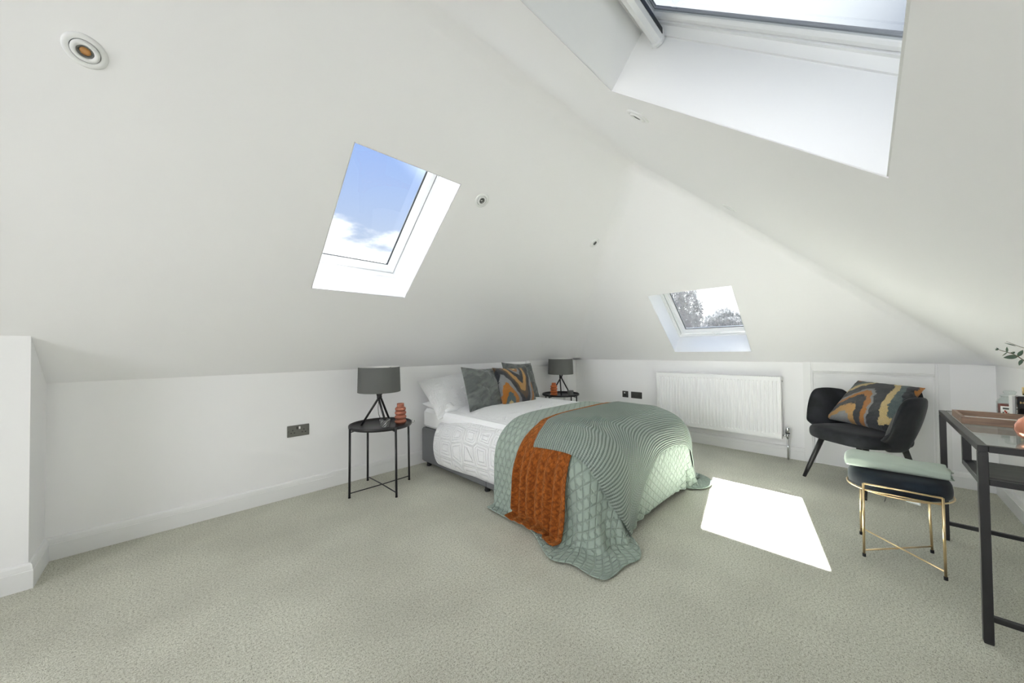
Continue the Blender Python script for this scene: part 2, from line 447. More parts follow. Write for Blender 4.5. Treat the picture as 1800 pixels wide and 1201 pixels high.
# ------------------------------------------------------------------ cloth draping over the bed (position based, numpy)
import numpy as np
from mathutils.bvhtree import BVHTree
PROF = np.array([(-.60, .606), (-.45, .606), (-.30, .602), (-.18, .590), (-.09, .568), (-.02, .536), (.035, .492), (.070, .432), (.088, .36), (.090, .285), (.078, .21), (.055, .145), (.02, .105), (-.02, .095)])
def body_push(P, gap):
    """distance to the duvet body: returns push vectors for points closer than gap"""
    r = .16; hx, hy = (BX1-BX0)/2-r, (2.76-BY0)/2-r; cx, cy = (BX0+BX1)/2, (2.76+BY0)/2
    qx, qy = P[:, 0]-cx, P[:, 1]-cy
    ax, ay = np.abs(qx)-hx, np.abs(qy)-hy
    mx, my = np.maximum(ax, 0), np.maximum(ay, 0); L = np.sqrt(mx*mx+my*my)
    d2 = L+np.minimum(np.maximum(ax, ay), 0)-r
    inside = L < 1e-9
    gx = np.where(inside, np.where(ax > ay, 1.0, 0.0), mx/np.maximum(L, 1e-9))*np.sign(qx)
    gy = np.where(inside, np.where(ax > ay, 0.0, 1.0), my/np.maximum(L, 1e-9))*np.sign(qy)
    Z = P[:, 2]
    A_, B_ = PROF[:-1], PROF[1:]; E = B_-A_; LL = (E*E).sum(1)
    wx = d2[:, None]-A_[None, :, 0]; wz = Z[:, None]-A_[None, :, 1]
    t = np.clip((wx*E[:, 0]+wz*E[:, 1])/LL, 0, 1)
    ex = wx-t*E[:, 0]; ez = wz-t*E[:, 1]; D = ex*ex+ez*ez
    k = D.argmin(1); ii = np.arange(len(P)); dist = np.sqrt(D[ii, k])
    nx_, nz_ = -E[k, 1], E[k, 0]           # outward normal of the profile (profile runs outwards and down)
    nl = np.sqrt(nx_*nx_+nz_*nz_); nx_, nz_ = nx_/nl, nz_/nl
    sgn = np.where(ex[ii, k]*nx_+ez[ii, k]*nz_ >= 0, 1, -1)
    sd = dist*sgn
    und = (Z < .10) & (d2 < .06)
    hit = (sd < gap) & ~und & (d2 > -.62)
    push = np.where(hit, np.minimum(gap-sd, .03), 0)
    N_ = np.stack([gx*nx_, gy*nx_, nz_], 1)
    return push, N_
def drape(fn, nu, nv, su, sv, gap, steps, under=None, bend=.15, shear=.5, seed=0, pins=None, mu=.5, iters=3, wave=None):
    """fn(u,v) -> start position; su, sv: rest size of the cloth along u and v (m)"""
    U, V = np.meshgrid(np.linspace(0, 1, nu), np.linspace(0, 1, nv))
    X = np.array([[fn(u, v) for u, v in zip(ru, rv)] for ru, rv in zip(U, V)], float)      # nv, nu, 3
    W = np.ones((nv, nu, 1))
    if pins is not None: W[pins(U, V)] = 0.0
    R0 = X.copy()
    def rest(a, b): return np.linalg.norm(a-b, axis=2, keepdims=True)
    ref = R0.copy()
    if wave is not None: ref = wave(U, V)
    cons = []
    def add(sa, sb, k):
        L = rest(ref[sa], ref[sb]); wa, wb = W[sa], W[sb]; den = np.maximum(wa+wb, 1e-6); cons.append((sa, sb, L, wa/den*k, wb/den*k))
    s_ = slice
    for o in (0, 1):
        add((s_(None), s_(o, nu-1, 2)), (s_(None), s_(o+1, nu, 2)), 1.0)
        add((s_(o, nv-1, 2), s_(None)), (s_(o+1, nv, 2), s_(None)), 1.0)
    for o in (0, 1):
        add((s_(o, nv-1, 2), s_(0, nu-1)), (s_(o+1, nv, 2), s_(1, nu)), shear)
        add((s_(o, nv-1, 2), s_(1, nu)), (s_(o+1, nv, 2), s_(0, nu-1)), shear)
    for o in range(4):
        if nu > 4: add((s_(None), s_(o, nu-2, 4)), (s_(None), s_(o+2, nu, 4)), bend)
        if nv > 4: add((s_(o, nv-2, 4), s_(None)), (s_(o+2, nv, 4), s_(None)), bend)
    # the number of points on the two sides must agree
    vel = np.zeros_like(X); dt = 1/55
    g = np.array([0, 0, -9.8])
    for st in range(steps):
        vel = vel*(.93 if st < steps*.85 else .80)
        vel += g*dt*W
        prev = X.copy(); X = X+vel*dt*W
        for it in range(iters):
            for sa, sb, L, ka, kb in cons:
                d = X[sb]-X[sa]; l = np.sqrt((d*d).sum(2, keepdims=True))+1e-9
                c = d*((l-L)/l); X[sa] += c*ka; X[sb] -= c*kb
        F = X.reshape(-1, 3); Pv = prev.reshape(-1, 3)
        push, N_ = body_push(F, gap)
        touched = push > 0
        F += N_*push[:, None]
        if under is not None and st % 2 == 0:
            bv, off = under
            for i in range(len(F)):
                co, no, fi, ds = bv.find_nearest(Vector(F[i]), .06)
                if co is None: continue
                h = (Vector(F[i])-co).dot(no)
                if h < off: F[i] += np.array(no)*min(off-h, .02); touched[i] = True
        fl = F[:, 2] < .008+gap*.5
        F[fl, 2] = .008+gap*.5; touched = touched | fl
        mv = F-Pv
        tn = mv-N_*((mv*N_).sum(1))[:, None]
        tn[fl] = mv[fl]*np.array([1, 1, 0])
        F[touched] -= tn[touched]*mu
        X = F.reshape(nv, nu, 3)
        X = np.where(W > 0, X, R0)
        vel = (X-prev)/dt
        sp = np.sqrt((vel*vel).sum(2, keepdims=True)); vel *= np.minimum(1, 2.5/np.maximum(sp, 1e-6))
    return X
def surface(X):
    nv, nu, _ = X.shape; vs = [Vector(p) for p in X.reshape(-1, 3)]
    fs = [(j*nu+i, (j+1)*nu+i, (j+1)*nu+i+1, j*nu+i+1) for j in range(nv-1) for i in range(nu-1)]
    # v runs head -> foot, u left -> right: this order turns the normals up
    return BVHTree.FromPolygons(vs, fs)
def rim_dist(x, y):
    r = .16; hx, hy = (BX1-BX0)/2-r, (2.76-BY0)/2-r
    ax, ay = np.abs(x-(BX0+BX1)/2)-hx, np.abs(y-(2.76+BY0)/2)-hy
    return np.hypot(np.maximum(ax, 0), np.maximum(ay, 0))+np.minimum(np.maximum(ax, ay), 0)-r
def top_z(x, y): return float(np.interp(rim_dist(x, y), PROF[:6, 0], PROF[:6, 1]))
def resting(fn, lim=-.12):
    def p(U, V):
        P = np.array([[fn(u, v) for u, v in zip(a, b)] for a, b in zip(U, V)]); return rim_dist(P[..., 0], P[..., 1]) < lim
    return p
QX0, QX1, QY0, QY1 = 1.295, 3.46, 1.895, .755
def f_quilt(u, v):
    x = QX0+(QX1-QX0)*u; y = QY0+(QY1-QY0)*v
    # rounded outer corners
    ex = BX0+.06 if u < .5 else BX1-.06; Dx = abs((QX0 if u < .5 else QX1)-ex); ey = BY0+.10; Dy = ey-QY1
    a = max(0, (ex-x) if u < .5 else (x-ex))/Dx; b_ = max(0, ey-y)/Dy
    if a > 0 and b_ > 0:
        k = .42 if u < .5 else .45
        x = ex+(-1 if u < .5 else 1)*a*sqrt(1-k*b_*b_)*Dx; y = ey-b_*sqrt(1-k*a*a)*Dy
    return (x, y, top_z(x, y)+.015+.002*noise.noise((x*4, y*4, 1.7)))
def f_orange(u, v):
    x = 1.315+(3.40-1.315)*u; y = 1.645-.40*v+.05*(u-.5)
    am = .002+.010*max(0, min(1, (1.95-x)/.3))
    return (x, y, top_z(x, y)+.026+am*(1+sin(v*2*pi*6.5+.7*sin(u*5)+1.0)))
def f_knit(u, v):
    xl = 1.66+.27*max(0, (v-.5)/.5)**2.0; xr = 3.38
    x = xl+(xr-xl)*u
    yf = float(np.interp(x, [1.93, 2.03, 2.15, 2.40, 2.76, 3.10, 3.38], [.80, .92, 1.01, 1.04, 1.02, .97, .98]))
    yh = 1.568+.035*u+.008*sin(u*9)
    y = yh+(yf-yh)*v
    w = .012*max(0, min(1, (y-1.16)/.06))
    return (x, y, top_z(x, y)+.030+w+.005*noise.noise((x*5, y*7, 3.0)))

def add_folds(Q, O):
    """hanging folds: round the quilt's free corner and down the plush blanket's drop"""
    Q = Q.copy(); z = Q[..., 2]; x, y = Q[..., 0], Q[..., 1]
    th = np.degrees(np.arctan2(y-1.42, x-2.05)) % 360
    w = np.clip((th-193)/16, 0, 1)*np.clip((262-th)/22, 0, 1)
    drop = np.clip((.42-z)/.36, 0, 1)
    am = w*drop*.030
    ph = np.radians(th*1.0)*15.0+.9*np.sin(z*7)
    d = am*(np.sin(ph)+.45*np.sin(ph*.53+1.0))
    r = np.hypot(x-2.05, y-1.42)
    Q[..., 0] += (x-2.05)/r*(d+am*.5); Q[..., 1] += (y-1.42)/r*(d+am*.5)
    O = O.copy(); nv, nu, _ = O.shape
    v = np.linspace(0, 1, nv)[:, None]*np.ones((1, nu)); u = np.linspace(0, 1, nu)[None, :]*np.ones((nv, 1))
    drop = np.clip((.56-O[..., 2])/.25, 0, 1)*(O[..., 0] < 2.2)
    ph = v*2*np.pi*6.2+.8*np.sin(u*22)+.5
    d = drop*.013*(1+np.sin(ph)+.5*np.sin(ph*.5+2))
    O[..., 0] -= d*np.where(O[..., 2] > .05, 1.0, .4); O[..., 2] += np.where(O[..., 2] < .05, d*.6, 0)
    return Q, O

# ------------------------------------------------------------------ more materials
M['black'] = mat('black_metal', (.012, .012, .013), .38, spec=.5)
M['blackwood'] = mat('black_stained_wood', (.02, .02, .02), .45)
M['brass'] = mat('brushed_brass', (.80, .62, .36), .28, 1.0)
M['chrome'] = mat('chrome', (.78, .79, .80), .12, 1.0)
M['radiator'] = mat('radiator_enamel', (.86, .87, .87), .3, spec=.5)
M['rubber'] = mat('black_rubber', (.01, .01, .01), .8)
def _fabric(scale, amt, dist=.002):
    def f(n, b):
        v = objc(n); n.put(b.inputs['Normal'], n.bump(n.noise(v, scale, 3, .6), amt, dist))
    return f
M['bedgrey'] = mat('grey_upholstery', (.15, .155, .16), .75, spec=.25, build=_fabric(500, .3, .001))
M['shade'] = mat('grey_lampshade', (.115, .118, .112), .85, spec=.1, build=_fabric(700, .25, .001))
M['shade_in'] = mat('white_shade_lining', (.8, .8, .78), .8)
def _terracotta(n, b):
    v = objc(n); f = n.noise(v, 40, 4, .6)
    n.put(b.inputs['Base Color'], n.mix(f, (.30, .095, .055), (.44, .165, .10)))
M['terracotta'] = mat('terracotta', (.38, .13, .08), .55, build=_terracotta)
M['terracotta2'] = mat('orange_terracotta', (.55, .14, .04), .6)
def _smoke(n, b):
    pass
M['smokeglass'] = mat('smoked_cut_glass', (.40, .41, .40), .12, spec=.6, Transmission_Weight=.55)
M['gunmetal'] = mat('brushed_gunmetal', (.20, .20, .19), .36, .85)
M['gunmetal_dark'] = mat('dark_gunmetal', (.075, .075, .07), .45, .6)
M['hole'] = mat('socket_hole', (.006, .006, .006), .9)
M['whiteplastic'] = mat('white_plastic', (.85, .85, .84), .4)

def _velvet(c0, c1, scale=9):
    def f(n, b):
        v = objc(n); f_ = n.noise(v, scale, 4, .6)
        n.put(b.inputs['Base Color'], n.mix(n.smooth(f_, .35, .65), c0, c1))
        n.put(b.inputs['Normal'], n.bump(n.noise(v, 30, 3, .6), .12, .006))
    return f
def _crushed(n, b):
    u, v, _ = n.sep(uvc(n)); w = n.noise(uvc(n), 3.5, 3, .6, 1)
    q = n.vmath('ADD', n.comb(n.math('ADD', n.math('MULTIPLY', u, 1.6), n.math('MULTIPLY', v, 1.2)), n.math('SUBTRACT', n.math('MULTIPLY', v, 5.0), n.math('MULTIPLY', u, 2.6)), 0.0), w)
    f_ = n.noise(q, 1.0, 2, .45); s_ = n.smooth(n.math('ABSOLUTE', n.math('SUBTRACT', f_, .5)), 0.0, .12)
    n.put(b.inputs['Base Color'], n.mix(s_, (.135, .147, .14), (.090, .102, .097)))
    n.put(b.inputs['Normal'], n.bump(f_, .9, .07))
M['velvet_grey'] = mat('grey_velvet', (.1, .11, .105), .7, spec=.2, build=_crushed, Sheen_Weight=.35, Sheen_Roughness=.4)
M['velvet_black'] = mat('black_velvet', (.02, .02, .022), .75, spec=.15, build=_velvet((.011, .012, .014), (.022, .024, .028), 7), Sheen_Weight=.12, Sheen_Roughness=.35)
M['velvet_navy'] = mat('navy_velvet', (.012, .02, .03), .7, spec=.2, build=_velvet((.008, .011, .016), (.014, .022, .032), 7), Sheen_Weight=.12, Sheen_Roughness=.35)

def _duvet(n, b):
    v = n.vmath('ADD', uvc(n), n.vmath('MULTIPLY', n.new('ShaderNodeTexNoise').outputs[1], (.0, .0, .0)))
    vo = n.new('ShaderNodeTexVoronoi'); vo.feature = 'DISTANCE_TO_EDGE'; n.put(vo.inputs['Vector'], v); vo.inputs['Scale'].default_value = 6.0; vo.inputs['Randomness'].default_value = .35
    d = vo.outputs['Distance']
    w = n.math('SINE', n.math('MULTIPLY', d, 46.0))
    ln = n.smooth(w, .45, .95)
    fz = n.noise(v, 150, 2, .7)
    h = n.math('ADD', n.math('MULTIPLY', ln, 1.0), n.math('MULTIPLY', fz, .45))
    big = n.noise(v, 9, 3, .55)
    h = n.math('ADD', h, n.math('MULTIPLY', big, 1.3))
    n.put(b.inputs['Normal'], n.bump(h, .8, .014))
M['duvet'] = mat('white_tufted_cotton', (.87, .88, .89), .9, spec=.1, build=_duvet)
M['pillowcase'] = mat('white_cotton', (.84, .85, .86), .85, spec=.15, build=_fabric(60, .1, .004))

def _quilt(n, b):
    u, v, _ = n.sep(uvc(n))
    def lines(a, cxx, cyy):
        t = n.math('ADD', n.math('MULTIPLY', u, cxx), n.math('MULTIPLY', v, cyy))
        return n.math('ABSOLUTE', n.math('SUBTRACT', n.math('FRACT', n.math('MULTIPLY', t, a)), .5))
    l1 = lines(24.0, 1.0, 0.0); l2 = lines(24.0, .5, .866); l3 = lines(24.0, .5, -.866)
    st = n.math('MINIMUM', l1, n.math('MINIMUM', l2, l3))
    # drop some stitch runs so the cubes read as blocks
    cell = n.math('FRACT', n.math('MULTIPLY', n.math('ADD', n.math('FLOOR', n.math('MULTIPLY', v, 27.7)), n.math('FLOOR', n.math('MULTIPLY', u, 12.0))), .5))
    st2 = n.math('MINIMUM', l2, n.math('MINIMUM', l3, n.math('ADD', l1, n.math('MULTIPLY', cell, .6))))
    h = n.smooth(st2, .0, .17)
    h = n.math('ADD', h, n.math('MULTIPLY', n.noise(uvc(n), 28, 3, .6), .7))
    n.put(b.inputs['Normal'], n.bump(h, .8, .008))
    c = n.mix(n.smooth(st2, 0, .06), (.235, .29, .245), (.30, .365, .315))
    n.put(b.inputs['Base Color'], c)
M['quilt'] = mat('sage_quilt', (.30, .36, .30), .8, spec=.15, build=_quilt, Sheen_Weight=.15)
def _knit(n, b):
    u, v, _ = n.sep(uvc(n))
    wob = n.math('MULTIPLY', n.noise(uvc(n), 6, 2, .5), .006)
    r = n.math('SINE', n.math('MULTIPLY', n.math('ADD', v, wob), 2*pi/.0135))
    s = n.math('SINE', n.math('MULTIPLY', u, 2*pi/.011))
    h = n.math('ADD', r, n.math('MULTIPLY', s, .35))
    n.put(b.inputs['Normal'], n.bump(h, .95, .0035))
    n.put(b.inputs['Base Color'], n.mix(n.smooth(h, -1.1, .5), (.155, .195, .172), (.35, .405, .365)))  # groove shade painted in: colour darkens between the ribs
M['knit'] = mat('sage_knit', (.27, .31, .28), .9, spec=.08, build=_knit)
def _plush(n, b):
    v = uvc(n)
    u_, v_, _ = n.sep(v)
    f = n.noise(v, 55, 4, .65); g = n.noise(v, 8, 2, .5)
    dm = n.math('ABSOLUTE', n.math('SUBTRACT', n.math('FRACT', n.math('ADD', n.math('MULTIPLY', u_, 27), n.math('MULTIPLY', v_, 21))), .5))
    dn = n.math('ABSOLUTE', n.math('SUBTRACT', n.math('FRACT', n.math('SUBTRACT', n.math('MULTIPLY', u_, 27), n.math('MULTIPLY', v_, 21))), .5))
    dd = n.math('MINIMUM', dm, dn)
    k = n.math('ADD', n.math('MULTIPLY', n.smooth(dd, .0, .25), .10), n.math('MULTIPLY', f, .90))
    n.put(b.inputs['Base Color'], n.ramp(k, [(.28, (.11, .025, .005)), (.48, (.20, .052, .009)), (.66, (.34, .098, .016)), (.82, (.50, .185, .045))]))
    n.put(b.inputs['Normal'], n.bump(n.math('ADD', n.math('MULTIPLY', f, 1.2), n.math('MULTIPLY', n.smooth(dd, 0, .2), .25)), .9, .010))
M['plush'] = mat('burnt_orange_plush', (.3, .09, .015), .85, spec=.12, build=_plush, Sheen_Weight=.3, Sheen_Tint=(1.0, .55, .2))
def _chevron(seed, amp, freq, rot, sc, band0=0.0, bands=None):
    def f(n, b):
        u, v, _ = n.sep(uvc(n))
        cr, sr = cos(rot), sin(rot)
        x = n.math('ADD', n.math('MULTIPLY', u, cr), n.math('MULTIPLY', v, sr))
        y = n.math('SUBTRACT', n.math('MULTIPLY', v, cr), n.math('MULTIPLY', u, sr))
        wob = n.math('MULTIPLY', n.math('SUBTRACT', n.noise(uvc(n), 5.0+seed, 3, .6), .5), .16)
        fuzz = n.math('MULTIPLY', n.math('SUBTRACT', n.noise(uvc(n), 70, 2, .6), .5), .05)
        t = n.math('FRACT', n.math('ADD', n.math('MULTIPLY', x, freq), .25))
        tri = n.math('MULTIPLY', n.math('ABSOLUTE', n.math('SUBTRACT', t, .5)), 2.0)
        tri = n.smooth(tri, -.05, 1.05)
        k = n.math('FRACT', n.math('ADD', n.math('ADD', n.math('MULTIPLY', y, sc), n.math('MULTIPLY', tri, amp)), n.math('ADD', n.math('ADD', wob, fuzz), band0)))
        cream, black, ochre, grey, teal, brown = (.62, .47, .22), (.012, .016, .022), (.40, .145, .012), (.25, .26, .265), (.085, .125, .13), (.085, .045, .014)
        tan_ = (.50, .27, .07)
        pal = dict(c=cream, k=black, o=ochre, g=grey, t=teal, b=brown, y=tan_)
        col = n.ramp(k, [(p_, pal[q_]) for p_, q_ in bands], 'CONSTANT') if bands else n.ramp(k, [(0, cream), (.11, teal), (.21, ochre), (.34, grey), (.46, black), (.58, brown), (.66, tan_), (.78, black), (.88, grey), (.94, ochre)], 'CONSTANT')
        ff = n.noise(uvc(n), 95, 3, .7)
        n.put(b.inputs['Base Color'], n.mix(n.smooth(ff, .35, .75, .0, .8), col, n.mix(.6, col, (.012, .012, .012))))
        n.put(b.inputs['Normal'], n.bump(ff, .9, .012))
    return f
M['chevron'] = mat('chevron_faux_fur', (.3, .2, .1), .9, spec=.1, build=_chevron(0, .50, 1.25, .12, .55, .06), Sheen_Weight=.3)
M['chevron2'] = mat('chevron_faux_fur_chair', (.3, .2, .1), .9, spec=.1, build=_chevron(1, .44, .95, -.35, .56, .50, [(0, 'k'), (.16, 'c'), (.25, 't'), (.34, 'k'), (.46, 'o'), (.58, 'g'), (.66, 'y'), (.76, 'k'), (.88, 'o'), (.95, 'g')]), Sheen_Weight=.3)
def _wood(c0, c1, sc=(3, 40, 40)):
    def f(n, b):
        v = n.vmath('MULTIPLY', objc(n), sc); f_ = n.noise(v, 1.6, 5, .6)
        n.put(b.inputs['Base Color'], n.mix(n.smooth(f_, .3, .7), c0, c1))
    return f
M['traywood'] = mat('walnut_tray', (.2, .12, .08), .5, build=_wood((.17, .105, .07), (.29, .19, .135), (40, 4, 40)))
M['shelfboard'] = mat('black_ash_board', (.03, .03, .03), .5, build=_wood((.028, .028, .027), (.055, .055, .052), (40, 3, 40)))
M['clearglass'] = mat('clear_table_glass', build=None)
def _cg(m):
    n = NT(m.node_tree); tr = n.new('ShaderNodeBsdfTransparent'); tr.inputs[0].default_value = (.93, .96, .95, 1)
    gl = n.new('ShaderNodeBsdfGlossy'); gl.inputs['Roughness'].default_value = .005
    lw = n.new('ShaderNodeLayerWeight'); lw.inputs[0].default_value = .5
    fr = n.math('ADD', .05, n.math('MULTIPLY', .9, n.math('POWER', lw.outputs['Facing'], 4.0)))
    mx = n.new('ShaderNodeMixShader'); n.l.new(fr, mx.inputs[0]); n.l.new(tr.outputs[0], mx.inputs[1]); n.l.new(gl.outputs[0], mx.inputs[2])
    n.l.new(mx.outputs[0], m.node_tree.nodes['Material Output'].inputs[0])
_cg(M['clearglass'])
def _throwmint(n, b):
    v = objc(n)
    n.put(b.inputs['Normal'], n.bump(n.noise(v, 220, 2, .6), .15, .002))
M['mint'] = mat('pale_mint_cotton', (.40, .47, .41), .8, spec=.15, build=_throwmint, Sheen_Weight=.15)

# ------------------------------------------------------------------ cloth grid helper
def grid_obj(name, pts, nu, nv, m, parent=None, uv=None, wrap=False, thick=0.0, smooth=True):
    """pts: nu*nv points, row-major over v"""
    fs = []; cols = nu if wrap else nu-1
    for j in range(nv-1):
        for i in range(cols): fs.append((j*nu+i, j*nu+(i+1) % nu, (j+1)*nu+(i+1) % nu, (j+1)*nu+i))
    me = bpy.data.meshes.new(name); me.from_pydata([tuple(p) for p in pts], [], fs); me.update()
    ul = me.uv_layers.new(name='UVMap')
    for p in me.polygons:
        p.use_smooth = smooth
        for li in p.loop_indices:
            vi = me.loops[li].vertex_index; i, j = vi % nu, vi//nu
            ul.data[li].uv = uv(i/(nu-1), j/(nv-1)) if uv else (i/(nu-1), j/(nv-1))
    me.materials.append(M[m]); o = link(name, me, parent)
    if thick:
        md = o.modifiers.new('thickness', 'SOLIDIFY'); md.thickness = thick; md.offset = 0
    return o

def pillow_mesh(name, w, h, t, m, seed=0, n=30, pinch=.07, wr=.006, sag=0.0, fur=0.0):
    """soft cushion: local x = width, y = height (0..h), z = thickness; knife edge with pulled-in sides"""
    top, bot = [], []
    uvs = []
    for j in range(n+1):
        for i in range(n+1):
            u, v = 2*i/n-1, 2*j/n-1
            u_, v_ = sin(u*pi/2)*.55+u*.45, sin(v*pi/2)*.55+v*.45
            x = u_*w/2*(1-pinch*(1-v_*v_)**1.0*abs(u_)**3); y = v_*h/2*(1-pinch*(1-u_*u_)*abs(v_)**3)
            th = t/2*((max(0, 1-abs(u_)**2.6))**.55)*((max(0, 1-abs(v_)**2.6))**.55)
            if sag: th *= 1-sag*v_
            q = noise.noise((x*7+seed*5.1, y*7, seed*2.3)); q2 = noise.noise((x*17, y*13+seed*3, seed))
            # creases fan out of the corners
            e = max(abs(u_), abs(v_)); k = th/(t/2)
            f = 1+.16*q*k
            w1 = wr*(abs(noise.noise((x*4+y*11+seed, y*3-x*5, 4.2+seed)))*2-.5)*min(1, k*2.2)
            fz = fur*noise.noise((x*90+seed, y*90, 3.0)) if fur else 0
            fz2 = fur*noise.noise((x*90+seed, y*90, 9.0)) if fur else 0
            top.append((x+fz2*.5, y+h/2+fz*.5, th*f+w1+wr*.6*q2*k+fz)); bot.append((x, y+h/2, -th*(1+.1*q2)-.001))
            uvs.append((x/w*1.0+.5, y/h*1.0+.5))
    N1 = n+1
    idx = lambda i, j: j*N1+i
    vs = list(top); mapb = {}
    for j in range(N1):
        for i in range(N1):
            if i in (0, n) or j in (0, n): mapb[(i, j)] = idx(i, j)
            else: mapb[(i, j)] = len(vs); vs.append(bot[idx(i, j)]); uvs.append(uvs[idx(i, j)])
    fs = []
    for j in range(n):
        for i in range(n):
            fs.append((idx(i, j), idx(i+1, j), idx(i+1, j+1), idx(i, j+1)))
            fs.append((mapb[(i, j)], mapb[(i, j+1)], mapb[(i+1, j+1)], mapb[(i+1, j)]))
    me = bpy.data.meshes.new(name); me.from_pydata(vs, [], fs); me.update()
    ul = me.uv_layers.new(name='UVMap')
    for p in me.polygons:
        p.use_smooth = True
        for li in p.loop_indices: ul.data[li].uv = uvs[me.loops[li].vertex_index]
    me.materials.append(M[m]); o = link(name, me)
    return subsurf(o, 1)
def place(o, loc, right, upv):
    """local x -> right, local y -> up, local z -> right x up"""
    r = Vector(right).normalized(); u = Vector(upv); u = (u-r*u.dot(r)).normalized(); n = r.cross(u)
    m = Matrix((r, u, n)).transposed().to_4x4(); m.translation = loc
    o.matrix_world = m; return o

# ------------------------------------------------------------------ bed
bed = empty('bed', (2.416, 2.09, 0), label='double divan bed with grey upholstered base standing against the white headboard wall', cat='bed')
def local(m, o):   # move a world-built part under its parent empty
    m.location = -Vector(o.location); return m
base = MB().bbox(BX0, BX1, BY0, BY1, .045, .372, .014).obj('divan_base', 'bedgrey', bed); local(base, bed)
seam = MB().box(BX0-.001, BX1+.001, 2.085, 2.089, .05, .366).obj('base_seam', 'gap', bed); local(seam, bed)
for x in (BX0+.05, BX1-.05):
    for y in (BY0+.06, 2.13, BY1-.055):
        local(MB().lathe([(.022, 0), (.024, .008), (.020, .02), (.020, .047)], 14, c=(x, y, 0)).obj('foot', 'rubber', bed), bed)
mt = MB().bbox(BX0+.01, BX1-.01, BY0+.01, BY1-.005, .373, .555, .03).obj('mattress', 'pillowcase', bed); local(mt, bed)

rings_ = duvet_rings()
def duvet():
    vs = []; n = len(rings_[0]); nr = len(rings_)
    for a, r in enumerate(rings_):
        for i, (x, y, z) in enumerate(r):
            q = noise.noise((x*3.1, y*3.1, z*4)); q2 = noise.noise((x*9, y*9, z*9+3))
            side = min(1, a/5); c = Vector((x-2.416, y-2.05, 0)).normalized()
            k = (.012*q+.007*q2)*side
            calm = min(1, max(.12, (y-1.80)/.2)); k *= calm
            dz = (.008*q+.003*q2)*(1-side*.6)*calm-.075*max(0, min(1, (1.98-x)/.25))*max(0, min(1, (y-2.25)/.4))*(1 if z > .3 else .3)
            if a >= nr-3: dz += .012*noise.noise((x*6, y*6, 8))
            vs.append((x+c.x*k, y+c.y*k, z+dz))
    fs = []
    for a in range(nr-1):
        for i in range(n): fs.append((a*n+i, (a+1)*n+i, (a+1)*n+(i+1) % n, a*n+(i+1) % n))
    # close the middle of the top with a grid fan
    ce = len(vs); vs.append((2.416, 2.0, .607))
    for i in range(n): fs.append((ce, i, (i+1) % n))
    me = bpy.data.meshes.new('duvet'); me.from_pydata(vs, [], fs); me.update()
    ul = me.uv_layers.new(name='UVMap')
    for p in me.polygons:
        p.use_smooth = True
        for li in p.loop_indices:
            v = vs[me.loops[li].vertex_index]
            # unroll the drop on the long sides and the foot into the top plane
            dx = v[0]; dy = v[1]; dr = max(0, .60-v[2])
            if v[0] < BX0+.15: dx -= dr
            elif v[0] > BX1-.15: dx += dr
            elif v[1] < BY0+.15: dy -= dr
            ul.data[li].uv = (dx, dy)
    me.materials.append(M['duvet']); o = link('duvet', me)
    b = bmesh.new(); b.from_mesh(me); bmesh.ops.recalc_face_normals(b, faces=b.faces); b.to_mesh(me); b.free()
    return subsurf(o, 2)
tag(duvet(), 'puffy white duvet with raised geometric tufting hanging over the sides of the grey bed', 'duvet')

def draped(name, X, m, th, su, sv, label, cat, lift=None):
    nv, nu, _ = X.shape
    o = grid_obj(name, X.reshape(-1, 3).tolist(), nu, nv, m, None, lambda u, v: (u*su, v*sv))
    md = o.modifiers.new('thickness', 'SOLIDIFY'); md.thickness = th; md.offset = 0
    subsurf(o, 1)
    return tag(o, label, cat)
QUILT = drape(f_quilt, 104, 56, 0, 0, .014, 420, None, bend=.25, mu=.6, pins=resting(f_quilt))
under_q = surface(QUILT)
ORANGE = drape(f_orange, 110, 34, 0, 0, .024, 300, (under_q, .013), bend=.12, mu=.6, pins=resting(f_orange))
_q, _o = add_folds(QUILT, ORANGE)
KNIT = drape(f_knit, 90, 48, 0, 0, .032, 300, (surface(_q), .018), bend=.2, mu=.6, pins=resting(f_knit))
draped('quilt', _q, 'quilt', .008, 2.42, 1.16, 'sage green stitched quilt over the bed foot, one corner trailing on the carpet', 'quilt')
draped('plush_blanket', _o, 'plush', .008, 2.18, .42, 'burnt orange plush blanket laid across the bed and hanging down in folds to the carpet', 'blanket')
draped('knitted_throw', KNIT, 'knit', .007, 1.75, .72, 'grey green ribbed knitted throw on top of the orange blanket at the bed foot', 'throw')

# pillows and cushions at the head of the bed
def lean(deg): return (0, sin(radians(deg)), cos(radians(deg)))
G1 = 'white pillows at the head of the bed'
p = pillow_mesh('pillow', .64, .40, .15, 'pillowcase', 1); place(p, (2.085, 2.68, .575), (1, .04, .05), (0, 1, .10)); tag(p, 'white pillow lying flat on the bed beneath the embossed leaning pillow', 'pillow', G1)
p = pillow_mesh('pillow', .64, .40, .15, 'pillowcase', 2); place(p, (2.76, 2.68, .60), (1, -.03, 0), (0, 1, .10)); tag(p, 'white pillow lying flat beneath the pillow behind the smooth grey cushion by the orange vase', 'pillow', G1)
p = pillow_mesh('pillow', .70, .48, .18, 'duvet', 3); place(p, (2.045, 2.685, .525), (1, -.02, .085), lean(46)); tag(p, 'white pillow with raised geometric pattern leaning upright beside the tripod lamp table', 'pillow', G1)
p = pillow_mesh('pillow', .70, .46, .18, 'duvet', 4); place(p, (2.70, 2.70, .575), (1, .02, -.02), lean(44)); tag(p, 'white pillow almost hidden behind the two grey cushions and the zigzag cushion', 'pillow', G1)
G2 = 'grey velvet cushions on the bed'
